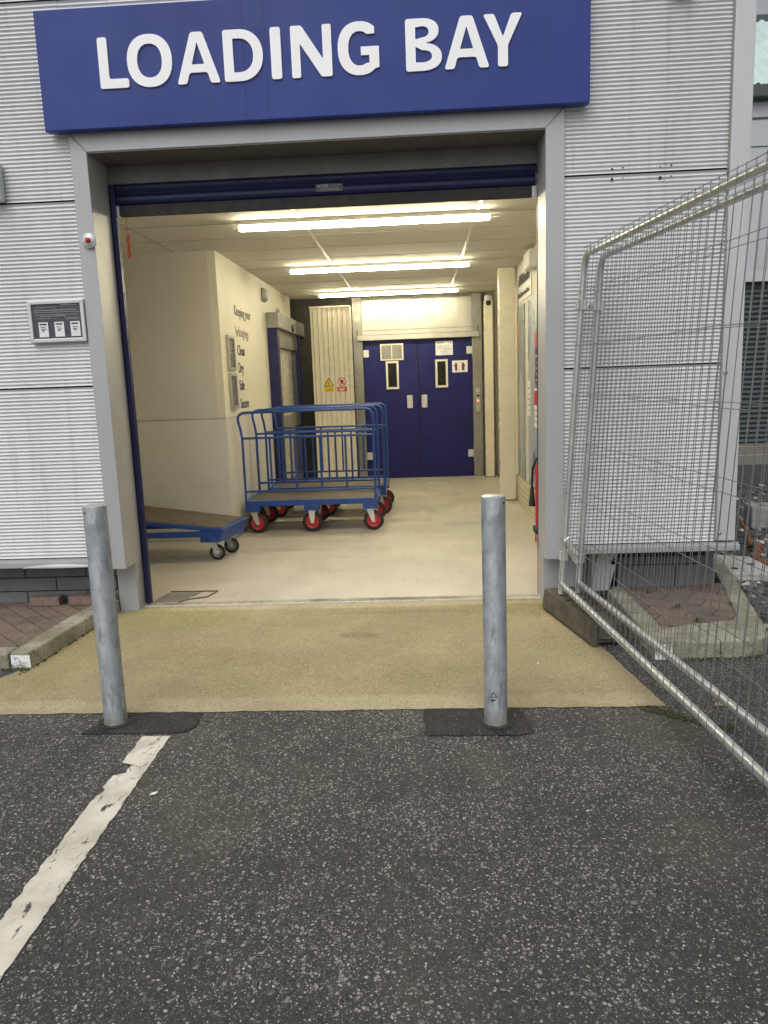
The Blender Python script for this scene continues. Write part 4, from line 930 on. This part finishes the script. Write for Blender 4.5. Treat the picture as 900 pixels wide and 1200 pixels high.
# ================================================================== KERBS, PAVING LEFT
def kerbstone(poly, z1, lab=None, mat='kerb', z0=-.05, bev=.012):
    return struct(MB().prism(poly, z0, z1), 'kerb', mat, bevel=bev)
kerbstone([(-2.385, 4.10), (-2.265, 4.09), (-2.20, 4.86), (-2.335, 4.86)], .098)
kerbstone([(-2.334, 4.865), (-2.199, 4.865), (-2.165, 5.18), (-2.30, 5.18)], .096)
kerbstone([(-3.30, 4.09), (-2.392, 4.09), (-2.392, 4.21), (-3.30, 4.21)], .095)
kerbstone([(-4.22, 4.09), (-3.305, 4.09), (-3.305, 4.21), (-4.22, 4.21)], .095)
kerbstone([(-5.14, 4.09), (-4.225, 4.09), (-4.225, 4.21), (-5.14, 4.21)], .094)
kerbstone([(-6.06, 4.09), (-5.145, 4.09), (-5.145, 4.21), (-6.06, 4.21)], .095)
MBp = MB().add([(-2.262, 4.086, .002), (-2.262, 4.086, .082), (-2.38, 4.096, .002), (-2.38, 4.096, .082)], [(0, 1, 3, 2)]); struct(MBp, 'kerb_paint', 'flaky')
struct(MB().prism([(-6.5, 4.212), (-2.386, 4.212), (-2.31, 5.20), (-6.5, 5.20)], -.02, .082), 'pavement', 'paving')
def moss(path, wid, n, seed, label):
    rr = random.Random(seed); mb = MB()
    for _ in range(n):
        i = rr.randrange(len(path) - 1); t = rr.random(); a, b = Vector(path[i]), Vector(path[i + 1]); p = a + (b - a) * t; q = Vector((-(b - a).y, (b - a).x)).normalized()
        p = p + q * rr.gauss(0, wid); m = rr.randint(5, 8); rad = rr.uniform(.002, .011); vs = []
        for k in range(m): an = 6.283 * k / m; e = rad * rr.uniform(.6, 1.3); vs.append((p.x + e * math.cos(an), p.y + e * math.sin(an), .0045))
        vs.append((p.x, p.y, .006 + rad * .45)); mb.add(vs, [(k, (k + 1) % m, m) for k in range(m)], True)
    tag(mb.build('moss', 'moss'), label, 'moss', None, 'stuff')
moss([(-2.9, 4.06), (-2.31, 4.07), (-2.262, 4.08)], .025, 260, 1, 'dark green moss along the foot of the left kerb end')
moss([(-2.255, 4.09), (-2.19, 4.86)], .006, 120, 4, 'thin moss line along the left kerb side')
for i, (x, y, rz, w_, lab) in enumerate(((-2.66, 5.12, R(3), .21, 'loose brick against the plinth, left of its two neighbours'), (-2.385, 5.125, R(-1), .205, 'middle loose brick lying against the plinth'), (-2.235, 5.12, R(1), .09, 'broken brick half tucked behind the left bollard'))):
    o = MB().box((-w_ / 2, -.05, 0), (w_ / 2, .05, .062)).build('brick', 'brick', None, .006); o.location = (x, y, .083); o.rotation_euler = (0, 0, rz); tag(o, lab, 'brick', 'loose bricks along the plinth')

# ================================================================== KERBED ISLAND RIGHT
kerbstone([(1.245, 4.22), (1.36, 4.30), (1.36, 5.2), (1.245, 5.2)], .10)
kerbstone([(1.245, 4.214), (1.25, 4.06), (1.60, 4.055), (1.555, 4.36), (1.36, 4.294)], .10)
cpts = [(1.606, 4.055), (1.76, 4.07)] + [(1.76 + .15 * math.sin(R(a)), 4.22 - .15 * math.cos(R(a))) for a in (15, 35, 55, 75)] + [(1.975, 4.45), (1.865, 4.52), (1.80, 4.42), (1.562, 4.36)]
kerbstone(cpts, .10)
kerbstone([(1.977, 4.456), (2.13, 5.10), (2.03, 5.14), (1.867, 4.526)], .098)
kerbstone([(2.132, 5.107), (2.33, 5.95), (2.22, 5.98), (2.032, 5.147)], .10)
struct(MB().prism([(1.362, 4.30), (1.555, 4.362), (1.80, 4.425), (1.863, 4.53), (2.03, 5.15), (2.06, 5.26), (1.362, 5.26)], -.02, .088), 'pavement', 'paving2')
moss([(1.4, 4.04), (1.76, 4.05), (1.88, 4.12), (1.94, 4.25)], .010, 220, 2, 'green moss along the foot of the rounded island kerb')
moss([(1.00, 3.43), (1.10, 3.36), (1.20, 3.27), (1.33, 3.20)], .014, 240, 3, 'green moss in the asphalt at the right corner of the concrete')
kp = MB().add([(1.245, 4.20, .01), (1.245, 4.20, .085), (1.249, 4.056, .01), (1.249, 4.056, .085)], [(0, 2, 3, 1)]); 
struct(MB().box((1.247, 4.0505, .0), (1.34, 4.0545, .085)), 'kerb_paint', 'flaky')
struct(MB().prism([(2.26, 5.62), (2.62, 5.55), (2.60, 6.1), (2.32, 6.22), (2.24, 6.0)], .0, .07), 'broken_slab', 'oldconc', bevel=.012)
for (x, y) in ((2.33, 5.72), (2.50, 5.83)): struct(MB().lathe([(0, .0725), (.03, .0725)], (x, y, 0), 'z', 10), 'slab_hole', 'dark')
# weeds in joints
random.seed(21)
for i, (x, y, z, s, lab) in enumerate(((1.58, 4.72, .088, .045, 'small weed in the middle of the paved island'), (1.50, 5.05, .088, .04, 'small weed near the plinth on the paved island'), (1.60, 4.42, .088, .05, 'small weed behind the front kerb of the island'), (1.92, 4.75, .088, .04, 'small weed by the right kerb of the island'), (2.0, 4.12, .004, .05, 'small weed at the foot of the rounded island kerb'))):
    mb = MB()
    for k in range(16):
        a = random.uniform(0, 6.28); l = s * random.uniform(.6, 1.2); w_ = .004; e = random.uniform(.3, 1.1)
        d = Vector((math.cos(a) * math.cos(e), math.sin(a) * math.cos(e), math.sin(e))); n_ = Vector((-math.sin(a), math.cos(a), 0))
        p0 = Vector((random.uniform(-.012, .012), random.uniform(-.012, .012), 0)); mb.add([p0 - n_ * w_ * .4, p0 + n_ * w_ * .4, p0 + d * l * .6 + n_ * w_, p0 + d * l, p0 + d * l * .6 - n_ * w_], [(0, 1, 2, 3, 4)])
    o = mb.build('weed', 'weed'); o.location = (x, y, z); tag(o, lab, 'weed', 'weeds around the kerbed island')

# ================================================================== FENCE PANELS
Lp = 3.42
def fence_panel(Bp, Tp, far, name, lab, seed):
    t = thing(name, lab, 'fence', (0, 0, 0), 'temporary mesh fence panels')
    B0 = Vector(Bp); pd = (Vector(Tp) - B0); Hh = pd.length; pd.normalize(); rd = (Vector(far) - B0).normalized()
    nrm = rd.cross(pd).normalized()
    if nrm.x > 0: nrm = -nrm
    P = lambda u, v, o=0: B0 + rd * u + pd * v + nrm * o
    rb = .0205; bend = .13
    loop = arc(P(0, Hh), P(0, Hh - bend), P(bend * .55, Hh), 8) 
    loop2 = arc(P(Lp, Hh), P(Lp - bend * .55, Hh), P(Lp, Hh - bend), 8)
    MB().tube([P(0, -.13)] + loop + loop2 + [P(Lp, -.13)], rb, 14).build('tube_frame', 'tube', t)
    MB().tube([P(.0, .0), P(Lp, .0)], rb * .95, 14).build('bottom_rail', 'tube', t)
    rnd = random.Random(seed); mb = MB(); n = 50
    for i in range(n + 1):
        u = .035 + (Lp - .07) * i / n; j = rnd.uniform(-.004, .004); top = Hh + .035 if u > .06 else Hh - .05
        m = [P(u + j * (0 if k in (0, 4) else rnd.uniform(-.6, .6)), -.03 + (top + .03) * k / 4, rb + .002) for k in range(5)]
        mb.tube(m, .0017, 5, False)
    mb.build('vertical_wires', 'wire', t)
    mb = MB()
    for v in (.012, .30, .60, .90, 1.21, 1.51, 1.82, Hh + .028):
        pts = [P(-.02 if v < Hh else .06, v, rb + .0055)] + [P(Lp * k / 12, v + rnd.uniform(-.004, .004), rb + .0055) for k in range(1, 12)] + [P(Lp + .01, v, rb + .0055)]
        mb.tube(pts, .0017, 5, False)
    mb.build('horizontal_wires', 'wire', t)
    return t, P
F1, P1 = fence_panel((.887, 4.846, .22), (1.019, 4.846, 2.258), (1.218, 1.462, .184), 'mesh_fence', 'temporary mesh fence panel nearer the bay opening', 1)
F2, P2 = fence_panel((1.0, 4.871, .22), (1.122, 4.871, 2.243), (1.406, 1.495, .198), 'mesh_fence', 'temporary mesh fence panel on the right, further from the opening', 2)
# clamps
cl = thing('fence_clamp', 'galvanised two bolt clamp joining the fence posts near the top', 'clamp', (0, 0, 0))
a, b = P1(0, 1.745), P2(0, 1.735)
cm = MB()
for s in (-1, 1):
    pts = []
    d = (b - a).normalized(); perp = Vector((0, -s, 0))
    for th_ in range(7):
        an = math.pi * (1 - th_ / 6) ; 
    cm.hexa([a - d * .035 + perp * .030 - Vector((0, 0, .028)), b + d * .035 + perp * .030 - Vector((0, 0, .028)), b + d * .035 + perp * .023 - Vector((0, 0, .028)), a - d * .035 + perp * .023 - Vector((0, 0, .028)),
             a - d * .035 + perp * .030 + Vector((0, 0, .028)), b + d * .035 + perp * .030 + Vector((0, 0, .028)), b + d * .035 + perp * .023 + Vector((0, 0, .028)), a - d * .035 + perp * .023 + Vector((0, 0, .028))])
cm.build('jaws', 'chrome', cl, .004)
for q in (a, b): MB().tube([q - Vector((0, 0, .027)), q + Vector((0, 0, .027))], .0265, 16).build('collar', 'chrome', cl)
mid = (a + b) / 2; MB().tube([mid + Vector((0, -.05, 0)), mid + Vector((0, .05, 0))], .007, 8).build('bolt', 'steel', cl); MB().tube([mid + Vector((0, -.045, 0)), mid + Vector((0, -.03, 0))], .014, 6, smooth=False).build('nut', 'steel', cl)
cl2 = thing('fence_coupler', 'galvanised swivel coupler joining the fence posts near the bottom', 'clamp', (0, 0, 0))
a, b = P1(0, .19), P2(0, .165)
for q in (a, b):
    MB().tube([q - Vector((0, 0, .028)), q + Vector((0, 0, .028))], .030, 18).build('collar', 'chrome', cl2, .004)
mid = (a + b) / 2 + Vector((0, -.02, .01)); MB().tube([mid - Vector((.03, 0, -.05)), mid + Vector((.03, 0, -.045))], .017, 12).build('swivel', 'chrome', cl2)
MB().tube([mid + Vector((-.045, -.025, .115)), mid + Vector((-.01, -.025, .05)), mid + Vector((.02, -.028, .015))], [.016, .019, .017], 10).build('lever', 'chrome', cl2)
MB().tube([mid + Vector((-.06, -.03, .10)), mid + Vector((-.03, -.03, .125))], .011, 8).build('bolt', 'chrome', cl2); MB().tube([mid + Vector((0, -.06, .02)), mid + Vector((0, -.01, .02))], .009, 6, smooth=False).build('nut', 'steel', cl2)
# rubber feet
def rubber_block(lab):
    t = thing('rubber_ballast', lab, 'fence foot', (0, 0, 0), 'rubber ballast blocks of the mesh fence')
    body = MB()
    def sec(y, x0, x1, z1, z0=.0): return [(x0, y, z0), (x1, y, z0), (x1 - .018, y, z1), (x0 + .018, y, z1)]
    ys = [(-.40, .0, .232, .115), (-.385, -.005, .235, .145), (.36, -.005, .235, .145), (.40, .01, .22, .10)]
    vs = []
    for y, x0, x1, z1 in ys: vs += sec(y, x0, x1, z1, .012)
    fs = [(0, 1, 2, 3), tuple(reversed((12, 13, 14, 15)))]
    for i in range(3):
        for k in range(4): fs.append((4 * i + k, 4 * i + 4 + k, 4 * i + 4 + (k + 1) % 4, 4 * i + (k + 1) % 4))
    body.add(vs, fs); body.build('body', 'rubberblock', t, .010)
    rb_ = MB()
    for yy0 in (-.20, -.08, .04, .16): rb_.box((.03, yy0, .1445), (.20, yy0 + .055, .153))
    rb_.build('top_ribs', 'rubberblock', t, .006)
    for x in (.012, .195): MB().tube([(x + .012, -.395, .0), (x + .012, -.395, .13)], [.022, .018], 12).build('corner_lug', 'rubberblock', t)
    MB().tube([(.02, -.404, .055), (.08, -.412, .048), (.15, -.412, .048), (.215, -.404, .055)], .006, 6).build('hand_grip', 'rubberblock', t)
    return t
K1 = rubber_block('dusty black rubber fence foot beside the right pillar of the bay'); K1.location = (.865, 4.65, .005); K1.rotation_euler = (0, 0, R(12))
K2 = copy_tree(K1); K2.location = (1.12, 1.30, .002); K2['label'] = 'rubber fence foot at the near end of the mesh panels'

# rusty bent bar, block, scraps
RB = tag(MB().tube([(3.05, 7.4, .12), (2.96, 7.0, .07), (2.80, 6.55, .05), (2.78, 6.35, .10), (2.66, 6.12, .05), (2.62, 5.95, .06), (2.9, 5.8, .05), (3.4, 5.7, .04)], [.012, .018, .02, .028, .03, .022, .025, .022], 8, smooth=False).build('rusty_bar', 'rust'), 'bent rusty orange bar lying on the gravel beyond the corner', 'scrap metal')
sb = MB().box((0, 0, 0), (.55, .3, .22)).build('concrete_block', 'blockc', None, .02); sb.location = (3.18, 7.45, .01); sb.rotation_euler = (0, 0, R(-8)); tag(sb, 'grey concrete block half out of view on the gravel', 'block')
o = MB().prism([(0, 0), (.022, .006), (.026, .022), (.008, .016)], 0, .003).build('paper_scrap', 'white'); o.location = (-1.085, 2.70, .004); tag(o, 'tiny white scrap of litter on the asphalt right of the white line', 'litter')
o = MB().prism([(0, 0), (.10, -.02), (.13, .07), (.03, .06)], 0, .006).build('paper_scrap', 'card'); o.location = (1.83, 3.80, .004); tag(o, 'larger white scrap of litter at the right behind the fence', 'litter')
o = MB().prism([(0, 0), (.09, -.015), (.10, .02), (.02, .03)], 0, .004).build('tan_scrap', 'slab'); o.location = (1.335, 3.44, .004); tag(o, 'tan fragment on the asphalt between the two bottom fence rails', 'litter')
o = MB().prism([(0, 0), (.012, .002), (.014, .012), (.002, .010)], 0, .003).build('paper_scrap', 'card'); o.location = (.60, 4.00, .0085); tag(o, 'tiny white speck of litter on the concrete right of the right bollard', 'litter')

# ================================================================== FAR BUILDING
FB = thing('far_warehouse', 'pale panelled unit with a dark roller shutter and pale green pitched roof beyond the yard', 'building')
MB().box((3.0, 16.3, 0), (24, 16.5, 3.42)).build('wall', 'blockc', FB)
# wall built round the shutter opening
for n_ in FB.children: bpy.data.objects.remove(n_)
WY = 16.2; k_ = WY / 15.0
zs = 3.25; zg = 6.6
wm = MB(); wm.box((2.5, WY, 0), (5.9, WY + .2, zg)); wm.box((5.9, WY, zs), (12.6, WY + .2, zg)); wm.box((12.6, WY, 0), (26, WY + .2, zg)); wm.build('wall', 'wall2', FB)
MB().box((2.5, WY - .012, 6.28), (26, WY - .001, 6.32)).build('panel_joint', 'gutter', FB); MB().box((2.5, WY - .012, 5.78), (26, WY - .001, 5.795)).build('panel_joint', 'gutter', FB)
s2 = MB(); z = .0; vs = []; i = 0
while z < zs:
    vs += [(5.9, WY + .08, z), (12.6, WY + .08, z), (5.9, WY + .05, z + .05), (12.6, WY + .05, z + .05)]; z += .1; i += 1
s2.add(vs, [(2 * j, 2 * j + 1, 2 * j + 3, 2 * j + 2) for j in range(2 * i - 1)]); s2.build('roller_shutter', 'shut2', FB)
MB().box((5.9, WY - .03, zs), (12.6, WY - .001, zs + .2)).build('shutter_lintel', 'trim_w', FB)
MB().box((2.5, WY - .22, 6.62), (26, WY + .0, 6.85)).build('gutter', 'gutter', FB, .02)
rf = MB(); vs = []; x = 2.4; i = 0
while x < 26:
    for dx, dz in ((0, 0), (.12, 0), (.15, .045), (.21, .045), (.24, 0)):
        vs += [(x + dx, WY - .1, 6.86 + dz), (x + dx, WY + 3.2, 9.3 + dz)]; i += 1
    x += .27
rf.add(vs, [(2 * j, 2 * j + 2, 2 * j + 3, 2 * j + 1) for j in range(i - 1)]); rf.build('roof', 'roof2', FB)
MB().box((2.4, WY + 3.15, 9.22), (26, WY + 3.4, 9.42)).build('ridge_cap', 'gutter', FB)
MB().add([(26, WY, 6.6), (26, WY + 3.2, 9.2), (26, WY + 6.4, 6.6), (2.5, WY, 6.6), (2.5, WY + 3.2, 9.2), (2.5, WY + 6.4, 6.6)], [(0, 1, 2), (5, 4, 3), (1, 4, 5, 2)]).build('gable', 'wall2', FB)
